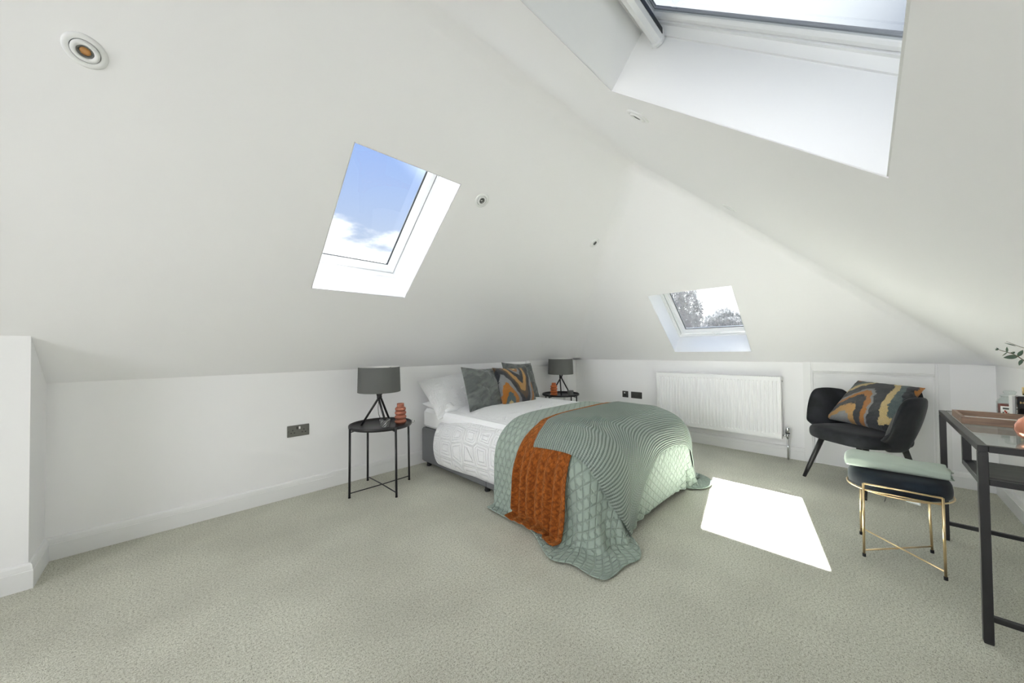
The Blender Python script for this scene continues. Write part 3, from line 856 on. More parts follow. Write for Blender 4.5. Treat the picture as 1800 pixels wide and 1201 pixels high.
p = pillow_mesh('cushion', .43, .43, .14, 'velvet_grey', 5, wr=.018, pinch=.10); place(p, (2.085, 2.46, .555), (1, .02, -.06), (.0, .40, 1)); tag(p, 'creased grey velvet cushion leaning on the embossed white pillow', 'cushion', G2)
p = pillow_mesh('cushion', .44, .43, .14, 'velvet_grey', 6, wr=.007, pinch=.10); place(p, (2.70, 2.56, .58), (1, -.06, -.05), (.0, .42, 1)); tag(p, 'smooth grey velvet cushion partly hidden behind the zigzag fur cushion', 'cushion', G2)
p = pillow_mesh('cushion', .46, .41, .17, 'chevron', 7, n=44, fur=.006, pinch=.09); place(p, (2.455, 2.39, .57), (1, -.05, -.03), (.0, .50, 1)); tag(p, 'square fur cushion with orange, black, grey and cream zigzags standing on the bed', 'cushion')

# ------------------------------------------------------------------ round tray tables
def tray_table(loc, rz, label):
    t = empty('tray_table', loc, rz, label=label, cat='table', group='black round tray tables beside the bed')
    R_ = .243
    MB().lathe([(0, .508), (R_-.006, .508), (R_, .514), (R_, .528), (R_-.002, .532), (R_-.005, .530), (R_-.005, .517), (R_-.010, .512), (0, .512)], 64, cap0=False, cap1=False).obj('tray', 'black', t)
    for k in range(4):
        a = k*pi/2; c, s = cos(a), sin(a)
        l = MB().tube([(c*.252, s*.252, .0), (c*.247, s*.247, .527)], .0085, 14).obj('leg', 'black', t)
        MB().lathe([(.0093, 0), (.0093, .008), (.0085, .008)], 14, c=(c*.252, s*.252, 0)).obj('foot_cap', 'rubber', l)
        MB().bar((c*.242, s*.242, .498), (c*.165, s*.165, .506), .012, .006).obj('tray_bracket', 'black', t)
    for a in (0, pi/2):
        c, s = cos(a), sin(a); z = .034+(.008 if a else 0)*0
        MB().tube([(-c*.25, -s*.25, z), (-c*.01, -s*.01, z+(.004 if a else -.003)), (c*.01, s*.01, z+(.004 if a else -.003)), (c*.25, s*.25, z)], .0042, 8).obj('cross_bar', 'black', t)
    a = radians(-22); c, s = cos(a), sin(a)
    pts = [(c*(R_+.012)+.013*cos(q)*c, s*(R_+.012)+.013*cos(q)*s, .524+.013*sin(q)) for q in [2*pi*i/20 for i in range(20)]]
    MB().tube(pts, .0026, 8, closed=True).obj('handle_ring', 'chrome', t)
    return t
tray_table((1.2195, 2.790, 0), radians(2), 'black round tray table by the socket wall, standing nearer the chimney breast')
tray_table((3.69, 2.86, 0), radians(2), 'black round tray table in the far corner, half hidden behind the bed')

def tripod_lamp(loc, rz, label):
    t = empty('table_lamp', loc, rz, label=label, cat='lamp', group='tripod lamps with grey drum shades')
    rb, rtp, z0, z1 = .168, .162, .272, .474
    sh = MB().lathe([(rb, z0), (rtp, z1), (rtp-.002, z1+.001), (rtp-.004, z1), (rb-.004, z0), (rb-.002, z0-.001), (rb, z0)], 72, cap0=False, cap1=False).obj('lamp_shade', ['shade', 'shade_in'], t)
    for p in sh.data.polygons:
        c = p.center; rr = sqrt(c.x*c.x+c.y*c.y)
        if p.normal.x*c.x+p.normal.y*c.y < 0: p.material_index = 1
    sp = MB()
    for k in range(3):
        a = k*2*pi/3+.5; sp.tube([(0, 0, z1-.04), (cos(a)*(rtp-.003), sin(a)*(rtp-.003), z1-.006)], .0018, 6)
    sp.lathe([(.016, z1-.045), (.02, z1-.043), (.02, z1-.037), (.016, z1-.035)], 16)
    sp.obj('shade_spider', 'black', t)
    for k in range(3):
        a = k*2*pi/3+pi*.83
        f = Vector((cos(a)*.138, sin(a)*.138, .004)); tp = Vector((-cos(a)*.055+.014*sin(a), -sin(a)*.055-.014*cos(a), .318))
        l = MB().tube([f, tp], .0088, 12).obj('leg', 'black', t)
        MB().lathe([(.0075, 0), (.0085, .002), (.0075, .006)], 12, c=(f.x, f.y, 0)).obj('foot_cap', 'rubber', l)
    MB().lathe([(.014, .212), (.020, .216), (.020, .236), (.014, .242)], 16).obj('collar', 'black', t)
    MB().lathe([(.014, .315), (.019, .318), (.019, .375), (.012, .382)], 18).obj('bulb_holder', 'black', t)
    MB().lathe([(.012, .382), (.014, .395), (.026, .42), (.030, .44), (.025, .46), (.012, .470), (.0, .472)], 20, cap1=False).obj('bulb', 'shade_in', t)
    pts = [(.0, .012, .21), (.01, .05, .13), (.03, .085, .07), (.055, .115, .03), (.08, .15, .018), (.09, .19, .020)]
    MB().tube(pts, .0022, 6).obj('flex', 'black', t)
    return t
tripod_lamp((1.225, 2.83, .512), 0, 'tripod lamp with grey drum shade on the tray table nearer the chimney breast')
tripod_lamp((3.735, 2.89, .512), radians(70), 'tripod lamp with grey drum shade in the far corner behind the bed')

def ring_vase(loc, m, label):
    prof = [(.034, 0), (.040, .002)]
    for k, (r, z0) in enumerate([(.048, .002), (.0475, .037), (.0465, .071), (.044, .103)]):
        for q in range(9):
            a = -pi/2+pi*q/8; prof.append((r-.017+.017*cos(a), z0+.017+.0165*sin(a)))
    prof += [(.030, .137), (.0285, .142), (.028, .160), (.029, .166), (.0265, .167), (.024, .160), (.024, .13), (.02, .05), (0, .03)]
    o = MB().lathe(prof, 40, cap1=False).obj('ring_vase', m); o.location = loc
    return tag(o, label, 'vase', 'terracotta ring vases on the tray tables')
ring_vase((1.369, 2.747, .512), 'terracotta', 'terracotta vase of stacked rings on the tray table nearer the chimney breast')
ring_vase((3.555, 2.865, .512), 'terracotta2', 'bright orange vase of stacked rings on the far tray table')

def cut_glass(loc, label):
    n = 24; rs = []
    for j, z in enumerate([.0, .004, .012, .022, .032, .042, .052, .060]):
        r = .030+.012*(z/.06)
        rs.append([((r+(.0022 if (i+j) % 2 else -.0015)*(0 < j < 7))*cos(2*pi*i/n), (r+(.0022 if (i+j) % 2 else -.0015)*(0 < j < 7))*sin(2*pi*i/n), z) for i in range(n)])
    for z in (.060, .03, .010):
        r = .026+.012*(z/.06); rs.append([(r*cos(2*pi*i/n), r*sin(2*pi*i/n), z) for i in range(n)])
    o = MB().rings(rs, True, True, True, False).obj('glass_votive', 'smokeglass'); o.location = loc
    return tag(o, label, 'candle holder', 'cut glass votives on the tray tables')
cut_glass((1.215, 2.705, .5125), 'smoky cut glass votive on the tray table nearer the chimney breast')
cut_glass((3.735, 2.735, .5125), 'small smoky glass votive on the far tray table')

# ------------------------------------------------------------------ sockets and switch plates
def plate(name, loc, rz, w, h, m, label, cat, group=None):
    """local x along the wall, -y out of the wall"""
    t = empty(name, loc, rz, label=label, cat=cat, group=group)
    MB().bbox(-w/2, w/2, -.007, 0, -h/2, h/2, .003).obj('face_plate', m, t)
    return t
def pinset(t, cx, par=None):
    for nm, x, z, a, b_ in (('earth_slot', 0, .006, .0022, .0045), ('live_slot', -.011, -.014, .0045, .0022), ('neutral_slot', .011, -.014, .0045, .0022)):
        MB().box(cx+x-a*1.1, cx+x+a*1.1, -.0076, -.006, z-b_*1.1, z+b_*1.1).obj(nm, 'hole', t)
def rocker(t, x, z, w, h, m, tilt=.0012):
    m_ = MB(); m_.add([(x-w/2, -.007, z-h/2), (x+w/2, -.007, z-h/2), (x+w/2, -.007, z+h/2), (x-w/2, -.007, z+h/2), (x-w/2, -.0095, z-h/2), (x+w/2, -.0095, z-h/2), (x+w/2, -.0095+tilt, z+h/2), (x-w/2, -.0095+tilt, z+h/2)],
        [(0, 1, 2, 3), (4, 7, 6, 5), (0, 4, 5, 1), (1, 5, 6, 2), (2, 6, 7, 3), (3, 7, 4, 0)]); return m_.obj('switch_rocker', m, t)
s1 = plate('double_socket', (.707, YA, .503), 0, .152, .088, 'gunmetal', 'brushed metal double socket on the long white wall beside the tray table', 'socket')
for cx in (-.038, .038): pinset(s1, cx)
rocker(s1, -.008, .022, .012, .020, 'gunmetal_dark'); rocker(s1, .008, .022, .012, .020, 'chrome')
for x in (-.068, .068): MB().lathe([(.003, 0), (.003, .0008), (.0, .001)], 12).obj('screw', 'gunmetal_dark', s1, True).matrix_local = Matrix.Translation((x, -.0071, 0)) @ Matrix.Rotation(pi/2, 4, 'X')
RZB = -pi/2     # plates on the far wall: local x runs towards -y, -y points into the room
s2 = plate('fused_switch', (XB, 2.322, .494), RZB, .086, .086, 'gunmetal_dark', 'small square dark switch plate with a pale rocker next to the wider socket plate', 'switch')
rocker(s2, -.008, .018, .018, .014, 'whiteplastic'); MB().box(-.012, .014, -.0078, -.006, -.018, -.008).obj('fuse_carrier', 'hole', s2)
s3 = plate('double_socket', (XB, 2.163, .492), RZB, .152, .086, 'gunmetal_dark', 'wide dark double socket plate between the small switch plate and the radiator', 'socket')
for cx in (-.038, .038): pinset(s3, cx)
rocker(s3, -.008, .022, .012, .020, 'gunmetal_dark'); rocker(s3, .008, .022, .012, .020, 'gunmetal_dark')

# ------------------------------------------------------------------ radiator
rad = empty('radiator', (XB, 1.2285, .2), label='white ribbed panel radiator on the far wall under the small roof window', cat='radiator')
def radiator():
    y0, y1, H_ = -.6165, .6165, .615; xf = -.105
    nfl = 36; pitch = (y1-y0-.03)/nfl
    cols = [(y0, .0), (y0+.012, 0)]
    for k in range(nfl):
        a = y0+.015+k*pitch
        cols += [(a+.001, 0), (a+.006, .009), (a+.012, .009), (a+.018, 0)]
    cols += [(y1-.012, 0), (y1, 0)]
    rows = [(0, 0), (.040, 0), (.052, 1), (H_-.052, 1), (H_-.040, 0), (H_, 0)]
    vs = [(xf+d*m_, y, z) for z, m_ in rows for y, d in cols]; nc = len(cols)
    fs = [(j*nc+i, j*nc+i+1, (j+1)*nc+i+1, (j+1)*nc+i) for j in range(len(rows)-1) for i in range(nc-1)]
    MB().add(vs, fs).obj('ribbed_panel', 'radiator', rad)
    MB().add([(-x-.135 if 0 else x, y, z) for x, y, z in [(-.045+.0, y, z) for (_, y, z) in vs]], fs).obj('rear_panel', 'radiator', rad)
    for y in (y0, y1): MB().bbox(-.106, -.03, y-.003, y+.003, -.001, H_+.001, .002).obj('side_panel', 'radiator', rad)
    m_ = MB()
    m_.box(-.104, -.096, y0, y1, H_-.004, H_); m_.box(-.04, -.032, y0, y1, H_-.004, H_)
    for k in range(60):
        y = y0+.01+k*(y1-y0-.02)/59; m_.box(-.097, -.039, y-.004, y+.004, H_-.003, H_)
    m_.obj('top_grille', 'radiator', rad)
    for y in (-.45, .45): MB().box(-.034, 0, y-.02, y+.02, .06, .55).obj('wall_bracket', 'radiator', rad)
    MB().tube([(-.06, y0, .575), (-.06, y0-.014, .575)], .010, 12).obj('air_vent', 'chrome', rad)
    v = MB(); yv = y0-.045
    v.tube([(-.068, y0, .035), (-.068, yv, .035)], .0085, 12); v.tube([(-.068, yv-.012, .035), (-.068, yv+.014, .035)], .015, 12)
    v.tube([(-.068, yv, .012), (-.068, yv, .060)], .0125, 14); v.tube([(-.068, yv, .048), (-.068, yv, .058)], .017, 8)
    vo = v.obj('valve_body', 'chrome', rad)
    MB().lathe([(.013, .058), (.018, .060), (.019, .066)], 20, c=(-.068, yv, 0)).obj('valve_collar', 'rubber', vo)
    MB().lathe([(.016, .066), (.019, .068), (.019, .112), (.016, .118), (.010, .119), (.0, .119)], 24, c=(-.068, yv, 0), cap1=False).obj('thermostat_head', 'chrome', vo)
    MB().tube([(-.068, yv, .02), (-.068, yv, -.2)], .0078, 12).obj('supply_pipe', 'chrome', vo)
    y2 = y1+.03
    v = MB(); v.tube([(-.068, y1, .035), (-.068, y2, .035)], .0085, 12); v.tube([(-.068, y2, .06), (-.068, y2, .01)], .012, 12); lo = v.obj('lockshield_valve', 'chrome', rad)
    MB().tube([(-.068, y2, .02), (-.068, y2, -.2)], .0078, 12).obj('return_pipe', 'chrome', lo)
radiator()

# ------------------------------------------------------------------ eaves cupboard doors
def cupboard_door(name, M4, w, h, ow0, ow1, top, open_=0):
    """local x along the wall from the door's left edge, y into the room, z up"""
    t = struct(empty(name)); t.matrix_world = M4
    g = .006
    MB().bbox(g, w-g, -.016, .002, .008, h-g, .0015).obj('door_leaf', 'trim', t)
    MB().box(-.002, w+.002, -.012, -.007, .0, h+.002).obj('gap_shade_panel', 'gap', t)  # dark panel behind the leaf, painting the shade of the gap
    for a, b_ in ((-.013, 0), (w, w+.013)): MB().box(a, b_, -.02, .006, 0, h+.013).obj('door_lining', 'trim', t)
    MB().box(-.013, w+.013, -.02, .006, h, h+.013).obj('door_lining', 'trim', t)
    sec = [(0, 0), (0, .010), (.006, .014), (.014, .015), (.017, .0185), (.034, .0185), (1, .0185), (1, 0)]
    def arch(nm, x0, x1, vert):
        m_ = MB(); wd = abs(x1-x0); sg = 1 if x1 > x0 else -1
        pr = [(min(a, wd) if a < 1 else wd, d) for a, d in sec]
        if vert: rs = [[(x0+sg*a, d, z if z < 1e-6 else (h+.013+a if nm == 'm' else top)) for a, d in pr] for z in (0, 1)]
        m_.rings(rs, True, True, True, False); return m_.obj('architrave', 'trim', t)
    arch('s', -.008, -ow0, True); arch('s', w+.008, w+ow1, True)
    pr = [(min(a, top-h-.008) if a < 1 else top-h-.008, d) for a, d in sec]
    m_ = MB(); m_.rings([[(x, d, h+.008+a) for a, d in pr] for x in (-.008, w+.008)], True, True, True, False); m_.obj('architrave_head', 'trim', t)
    return t
# far wall: local x runs towards -y, local y towards -x
cupboard_door('door_1', Matrix(((0, -1, 0, XB), (-1, 0, 0, .362), (0, 0, 1, 0), (0, 0, 0, 1))), .732, .858, .083, .084, .966)
# headboard wall: local x runs towards +x, local y towards -y
cupboard_door('door_2', Matrix(((1, 0, 0, 3.385), (0, -1, 0, YA), (0, 0, 1, 0), (0, 0, 0, 1))), .72, .880, .078, .085, .968)

# ------------------------------------------------------------------ recessed downlights
M['lens_amber'] = mat('amber_led_chip', (.42, .20, .055), .35)
M['lens_grey'] = mat('reflector', (.16, .165, .16), .25, .6)
M['dl_ring'] = mat('downlight_ring', (.78, .79, .79), .4)
def downlight(fr, h, s, lens, label, tilt=0.0):
    o = fr(h, s, 0); n = fr(0, 0, -1)-fr(0, 0, 0)    # into the room
    hx = fr(1, 0, 0)-fr(0, 0, 0); y = n.cross(hx)
    t = empty('downlight', label=label, cat='downlight', group='recessed downlights in the sloping ceiling')
    m4 = Matrix((hx, y, n)).transposed().to_4x4(); m4.translation = o; t.matrix_world = m4
    MB().lathe([(.034, .0005), (.034, .004), (.036, .0055), (.046, .0045), (.050, .002), (.0505, 0), (.048, -.004)], 48, cap0=False, cap1=False).obj('bezel', 'dl_ring', t)
    MB().lathe([(.0342, .001), (.0, .001)], 40, cap0=False, cap1=False).obj('gap_shade_disc', 'hole', t)  # black disc painting the shade between bezel and gimbal
    g = MB().lathe([(.0325, -.002), (.0325, .006), (.031, .0085), (.024, .0095), (.0195, .006), (.0195, .0012)], 40, cap0=False, cap1=False).obj('gimbal_ring', 'dl_ring', t)
    lp = MB().lathe([(.0196, .0015), (.0190, .0055), (.0165, .0052), (.0135, .0022), (.0, .0020)], 32, cap0=False, cap1=False).obj('lamp_face', 'lens_grey', t)
    MB().lathe([(.0128, .0022), (.0115, .0042), (.007, .0052), (.0, .0055)], 24, cap0=False, cap1=False).obj('led_lens', lens, lp)
    if tilt:
        for c in (g, lp): c.rotation_euler = (tilt, 0, 0)
    return t
sA = (YA-1.766)/CT; sC = (.624-YC)/CT
downlight(frame_A, -.208, sA, 'lens_amber', 'large downlight with an amber lens above the chimney breast', .12)
downlight(frame_A, 1.461, sA, 'lens_grey', 'downlight beside the tall roof window showing blue sky', -.1)
downlight(frame_A, 2.824, sA, 'lens_grey', 'small downlight above the bed head, close to the ceiling crease', -.1)
downlight(frame_C, 1.329, sC, 'lens_grey', 'thin-looking downlight just under the edge of the big skylight')
downlight(frame_C, 2.649, sC, 'lens_grey', 'downlight seen edge-on above the small roof window')

# ------------------------------------------------------------------ velvet tub chair
def armchair():
    t = empty('armchair', (3.945, .050, 0), radians(-129.9), label='black velvet shell armchair with splayed black legs in front of the low cupboard door', cat='chair')
    # seat pad: rounded trapezoid, local -y is the front
    def outline(k, n=56):
        pts = []
        for i in range(n):
            a = 2*pi*i/n; c, s = cos(a), sin(a); e = .62
            x = abs(c)**e*(1 if c > 0 else -1); y = abs(s)**e*(1 if s > 0 else -1)
            w = .275-.035*(y+1)/2
            pts.append((x*w*k, y*.265*k-.01))
        return pts
    rs = []
    for k, z in ((.90, .352), (.97, .357), (1.0, .375), (1.005, .40), (1.0, .425), (.965, .445), (.88, .456), (.6, .462), (.2, .465)):
        rs.append([(x, y, z+.006*noise.noise((x*6, y*6, 2))) for x, y in outline(k)])
    subsurf(MB().rings(rs, True, True, True, True).obj('seat', 'velvet_black', t), 1)
    # wrap-around shell with scalloped top: three lobes (arm, back, arm)
    na, nt = 57, 12
    A = radians(117)
    outer, inner = [], []
    for i in range(na):
        q = -1+2*i/(na-1); a = q*A           # 0 = back
        lobe = abs(sin(q*1.5*pi+pi/2))**.55  # |cos| -> back lobe in the middle, arm lobes outside
        aq = abs(q)
        top = (.775 if aq < .34 else .715)-.055*(1-min(1, abs(aq-.37)/.10))**2*(1 if abs(aq-.37) < .10 else 0)
        if .27 < aq < .47:
            f = (aq-.27)/.20; f = f*f*(3-2*f); top = .780*(1-f)+.700*f-.060*sin(pi*min(1, max(0, (aq-.27)/.2)))
        if aq > .46: top += .020*sin(pi*min(1, (aq-.46)/.46))
        if aq > .80: top -= .24*((aq-.80)/.20)**2.4
        bot = .325+.10*max(0, (aq-.72)/.28)**2*0+.02*aq
        if aq > .86: bot += .05*((aq-.86)/.14)**2
        ro, ri = [], []
        for j in range(nt):
            f = j/(nt-1); z = bot+(top-bot)*f
            flare = .045*f**1.1-.055*(1-f)**2
            wx, wy = .300+flare, .292+flare*1.1
            ey = .0 if abs(a) < pi/2 else 1
            x = sin(a)*wx*(1+.10*ey*(abs(a)-pi/2)); y = cos(a)*wy+.005
            nl = Vector((sin(a), cos(a), 0))
            th = .030*(1-.55*f**3)*(1+.5*sin(pi*min(1, f*1.1))**.5)
            if aq > .9: th *= max(.45, 1-(aq-.9)/.1*.55)
            bul = .010*lobe
            ro.append((x+nl.x*(bul), y+nl.y*bul, z)); ri.append((x-nl.x*th*1.9, y-nl.y*th*1.9, z+.0))
        outer.append(ro); inner.append(ri)
    # closed section ring per angle: up the outside, over, down the inside
    rs = []
    for ro, ri in zip(outer, inner):
        tp = [tuple((Vector(ro[-1])*.72+Vector(ri[-1])*.28)+Vector((0, 0, .014))), tuple((Vector(ro[-1])*.28+Vector(ri[-1])*.72)+Vector((0, 0, .014)))]
        bt = [tuple((Vector(ro[0])+Vector(ri[0]))*.5+Vector((0, 0, -.018)))]
        rs.append(list(ro)+tp+list(ri)[::-1]+bt)
    def cap(r, sgn):
        c = sum((Vector(p) for p in r), Vector())/len(r)
        a0 = A*sgn; tn = Vector((cos(a0), -sin(a0), 0))*sgn
        return [[tuple(c+(Vector(p)-c)*k+tn*d) for p in r] for k, d in ((.86, .016), (.55, .024))]
    rs = cap(rs[0], -1)[::-1]+rs+cap(rs[-1], 1)
    subsurf(MB().rings(rs, True, True, True, True).obj('shell_back', 'velvet_black', t), 1)
    for sx_, sy_, fx, fy in ((-1, -1, .239, -.262), (1, -1, .239, -.262), (-1, 1, .205, .255), (1, 1, .205, .255)):
        p = Vector((sx_*.165, sy_*.155, .36)); q = Vector((sx_*fx, fy, 0))
        m_ = MB().tube([q, q+(p-q)*.28, p], .0125, 14, .020)
        l = m_.obj('leg', 'blackwood', t)
        MB().tube([q, q+(p-q)*.02], .0128, 14).obj('foot_cap', 'rubber', l)
    return t
armchair()
p = pillow_mesh('cushion', .47, .45, .17, 'chevron2', 9, n=44, fur=.008, pinch=.08)
place(p, (3.925, .085, .480), (-.62, -.76, -.03), (.55, -.42, .74))
tag(p, 'large fur cushion with orange, black, grey and cream zigzags slumped in the black armchair', 'cushion')

# ------------------------------------------------------------------ velvet stool with brass wire frame
def stool():
    t = empty('stool', (2.800, -.097, 0), label='round black velvet stool on a thin brass wire frame beside the desk', cat='stool')
    R_ = .190
    subsurf(MB().lathe([(R_*.9, .350), (R_-.004, .352), (R_+.001, .365), (R_+.002, .385), (R_-.001, .418), (R_-.010, .434), (R_-.028, .441), (.08, .447), (0.0, .448)], 56, cap1=False).obj('seat', 'velvet_navy', t), 1)
    MB().box(-.002, .002, -.0006, .0006, .357, .41).obj('seat_seam', 'velvet_black', t).location = (-R_*.995*cos(.35), R_*.995*sin(.35), 0)
    MB().tube([(cos(a)*(R_+.004), sin(a)*(R_+.004), .351) for a in [2*pi*i/64 for i in range(64)]], .0042, 8, closed=True).obj('seat_ring', 'brass', t)
    F = {}
    for nm, xb, xt in (('front', -.165, -.197), ('back', .128, .197)):
        yl, yr = (.130, -.143) if nm == 'front' else (.144, -.126)
        pl_, pr_ = Vector((xb, yl, .012)), Vector((xb, yr, .012))
        tl, tr = Vector((xt, yl*.97, .395)), Vector((xt, yr*.97, .395))
        for a, b_ in ((pl_, tl), (pr_, tr)):
            l = MB().tube([a, b_], .0052, 10).obj('leg', 'brass', t)
            MB().tube([a-Vector((0, 0, .012)), a+Vector((0, 0, .004))], .0072, 12).obj('foot_cap', 'rubber', l)
        MB().tube([tl, tr], .0048, 10).obj('frame_rail', 'brass', t)
        k = .915
        MB().tube([pl_.lerp(tl, k), pr_.lerp(tr, k)], .0038, 8).obj('frame_rail', 'brass', t)
        F[nm] = (pl_.lerp(tl, .055), pr_.lerp(tr, .055))
    MB().tube([F['front'][0], F['back'][1]], .004, 8).obj('cross_bar', 'brass', t)
    MB().tube([F['back'][0]+Vector((0, 0, .006)), F['front'][1]+Vector((0, 0, .006))], .004, 8).obj('cross_bar', 'brass', t)
    lb = MB().box(-.026, .026, -.0004, .0004, -.022, .004).obj('care_label', 'whiteplastic', t); lb.location = (-.125, -.050, .341); lb.rotation_euler = (0, 0, radians(65))
    M['label_green'] = mat('green_label_border', (.03, .16, .08), .6)
    m_ = MB()
    for a in ((-.024, .024, -.020, -.0187), (-.024, .024, .0002, .0015), (-.024, -.0227, -.020, .0015), (.0227, .024, -.020, .0015)): m_.box(a[0], a[1], -.0009, .0009, a[2], a[3])
    m_.obj('label_border', 'label_green', lb)
    pts = [(0, 0, .0), (.003, 0, -.012), (-.006, .003, -.026), (-.002, .006, -.036), (.007, .004, -.030), (.003, 0, -.014), (.012, -.004, -.022)]
    MB().tube(pts, .0009, 5).obj('hanging_thread', 'rubber', t).location = (-.165, .045, .347)
    return t
stool()

def folded_throw():
    """long folded pad: one sheet wrapped round inner layers, closed roll at one end, layered edges showing at the other"""
    L, Wd = .370, .205
    n, nf = 44, 26; rs = []
    for j in range(nf):
        f = j/(nf-1); y = (.5-f)*L
        e = max(0, 1-f/.13); sq = sqrt(max(.02, 1-e*e))
        h = (.078-.030*f)*(.45+.55*sq); w = Wd*(.86+.14*sq)*(1+.05*sin(f*5))
        ring = []
        for i in range(n):
            a = 2*pi*i/n; c, s_ = cos(a), sin(a)
            x = w/2*abs(c)**.55*(1 if c > 0 else -1)+.004*noise.noise((f*4, i*.3, 1))
            z = h/2+h/2*abs(s_)**.75*(1 if s_ > 0 else -1)
            if s_ > 0: z += .006*noise.noise((x*14, y*9, 2.2))+.004*sin(y*34+x*20)*s_
            ring.append((x, y+.012*(1-sq)+(.004*noise.noise((i*.35, 2.0, .5)) if f > .9 else 0), max(.0, z)))
        rs.append(ring)
    t = empty('folded_throw', (2.80, -.088, .447), radians(2), label='pale mint throw folded into a thick pad on top of the round velvet stool', cat='throw')
    o = MB().rings(rs, True, True, False, True).obj('outer_wrap', 'mint', t)
    md = o.modifiers.new('thickness', 'SOLIDIFY'); md.thickness = .0045; md.offset = -1; subsurf(o, 1)
    lay, N, V = 4, 120, []
    for j in range(8):
        f = j/7; y = -L/2-.009+.10*(1-f)
        for i in range(N):
            s_ = i/(N-1)*lay; k = min(int(s_), lay-1); q = s_-k; sg = 1 if k % 2 == 0 else -1
            u = sg*(2*q-1)*(Wd*.37-.006*k); z = .006+k*.0095+.0095*max(0, (q-.82)/.18)**2+.0022*noise.noise((u*26, k*2.3, f))
            V.append((u, y-.004*sin(k*2.2+1)*f, z))
    m2 = grid_obj('inner_folds', V, N, 8, 'mint', t, None, False, .0035); subsurf(m2, 1)
    return t
folded_throw()

# ------------------------------------------------------------------ glass topped desk
DX0, DX1, DY0, DY1, DZ = 2.180, 3.200, -.648, -.284, .740
def desk():
    t = empty('desk', (2.69, -.466, 0), label='black metal framed desk with a clear glass top and a small dark shelf', cat='desk')
    w = .025
    def part(m_, name, mt, par=t):
        o = m_.obj(name, mt, par)
        if par is t: o.location = -Vector(t.location)
        return o
    for x in (DX0, DX1-w):
        for y in (DY0, DY1-w):
            l = part(MB().bbox(x, x+w, y, y+w, .004, DZ-w, .0015), 'leg', 'black')
            MB().bbox(x+.001, x+w-.001, y+.001, y+w-.001, 0, .005, .001).obj('glide', 'rubber', l)
    for y in (DY0, DY1-w): part(MB().bbox(DX0, DX1, y, y+w, DZ-w, DZ, .0015), 'top_rail', 'black')
    for x in (DX0, DX1-w): part(MB().bbox(x, x+w, DY0+w, DY1-w, DZ-w, DZ, .0015), 'top_rail', 'black')
    for x in (DX0, DX1-w): part(MB().bbox(x+.003, x+w-.003, DY0+w, DY1-w, .086, .106, .0015), 'low_rail', 'black')
    part(MB().bbox(DX0+w, DX1-w, DY0+.003, DY0+w-.003, .086, .106, .0015), 'low_rail', 'black')
    part(MB().bbox(DX0+w+.001, DX1-w-.001, DY0+w+.001, DY1-w-.001, DZ-.006, DZ-.0006, .001), 'glass_top', 'clearglass')
    sx1 = 2.514
    for y in (DY0, DY1-w): part(MB().bbox(sx1-w, sx1, y, y+w, .592, DZ-w, .0015), 'shelf_post', 'black')
    for y in (DY0, DY1-w): part(MB().bbox(DX0+w, sx1-w, y, y+w, .592, .614, .0015), 'shelf_rail', 'black')
    for x in (DX0+.002, sx1-w): part(MB().bbox(x, x+w-.004, DY0+w, DY1-w, .592, .614, .0015), 'shelf_rail', 'black')
    part(MB().bbox(DX0+w, sx1-w, DY0+w, DY1-w, .606, .617, .001), 'shelf', 'shelfboard')
    sc = MB().tube([(DX0-.004, DY1-.0125-.0, .700), (DX0, DY1-.0125, .700)], .0035, 10); part(sc, 'screw', 'black')
desk()

# walnut tray with a white base
def desk_tray():
    x0, x1, y0, y1, z0, h, w = 2.712, 2.984, -.640, -.310, DZ, .034, .014
    t = empty('serving_tray', ((x0+x1)/2, (y0+y1)/2, z0), label='walnut sided tray with a white base lying on the glass desk', cat='tray')
    def part(m_, name, mt): o = m_.obj(name, mt, t); o.location = -Vector(t.location); return o
    part(MB().bbox(x0, x0+w, y0, y1, z0+.0005, z0+h, .0015), 'side', 'traywood'); part(MB().bbox(x1-w, x1, y0, y1, z0+.0005, z0+h, .0015), 'side', 'traywood')
    part(MB().bbox(x0+w, x1-w, y1-w, y1, z0+.0005, z0+h, .0015), 'end', 'traywood'); part(MB().bbox(x0+w, x1-w, y0, y0+w, z0+.0005, z0+h, .0015), 'end', 'traywood')
    part(MB().box(x0+w, x1-w, y0+w, y1-w, z0+.0005, z0+.008), 'white_base', 'whiteplastic')
desk_tray()

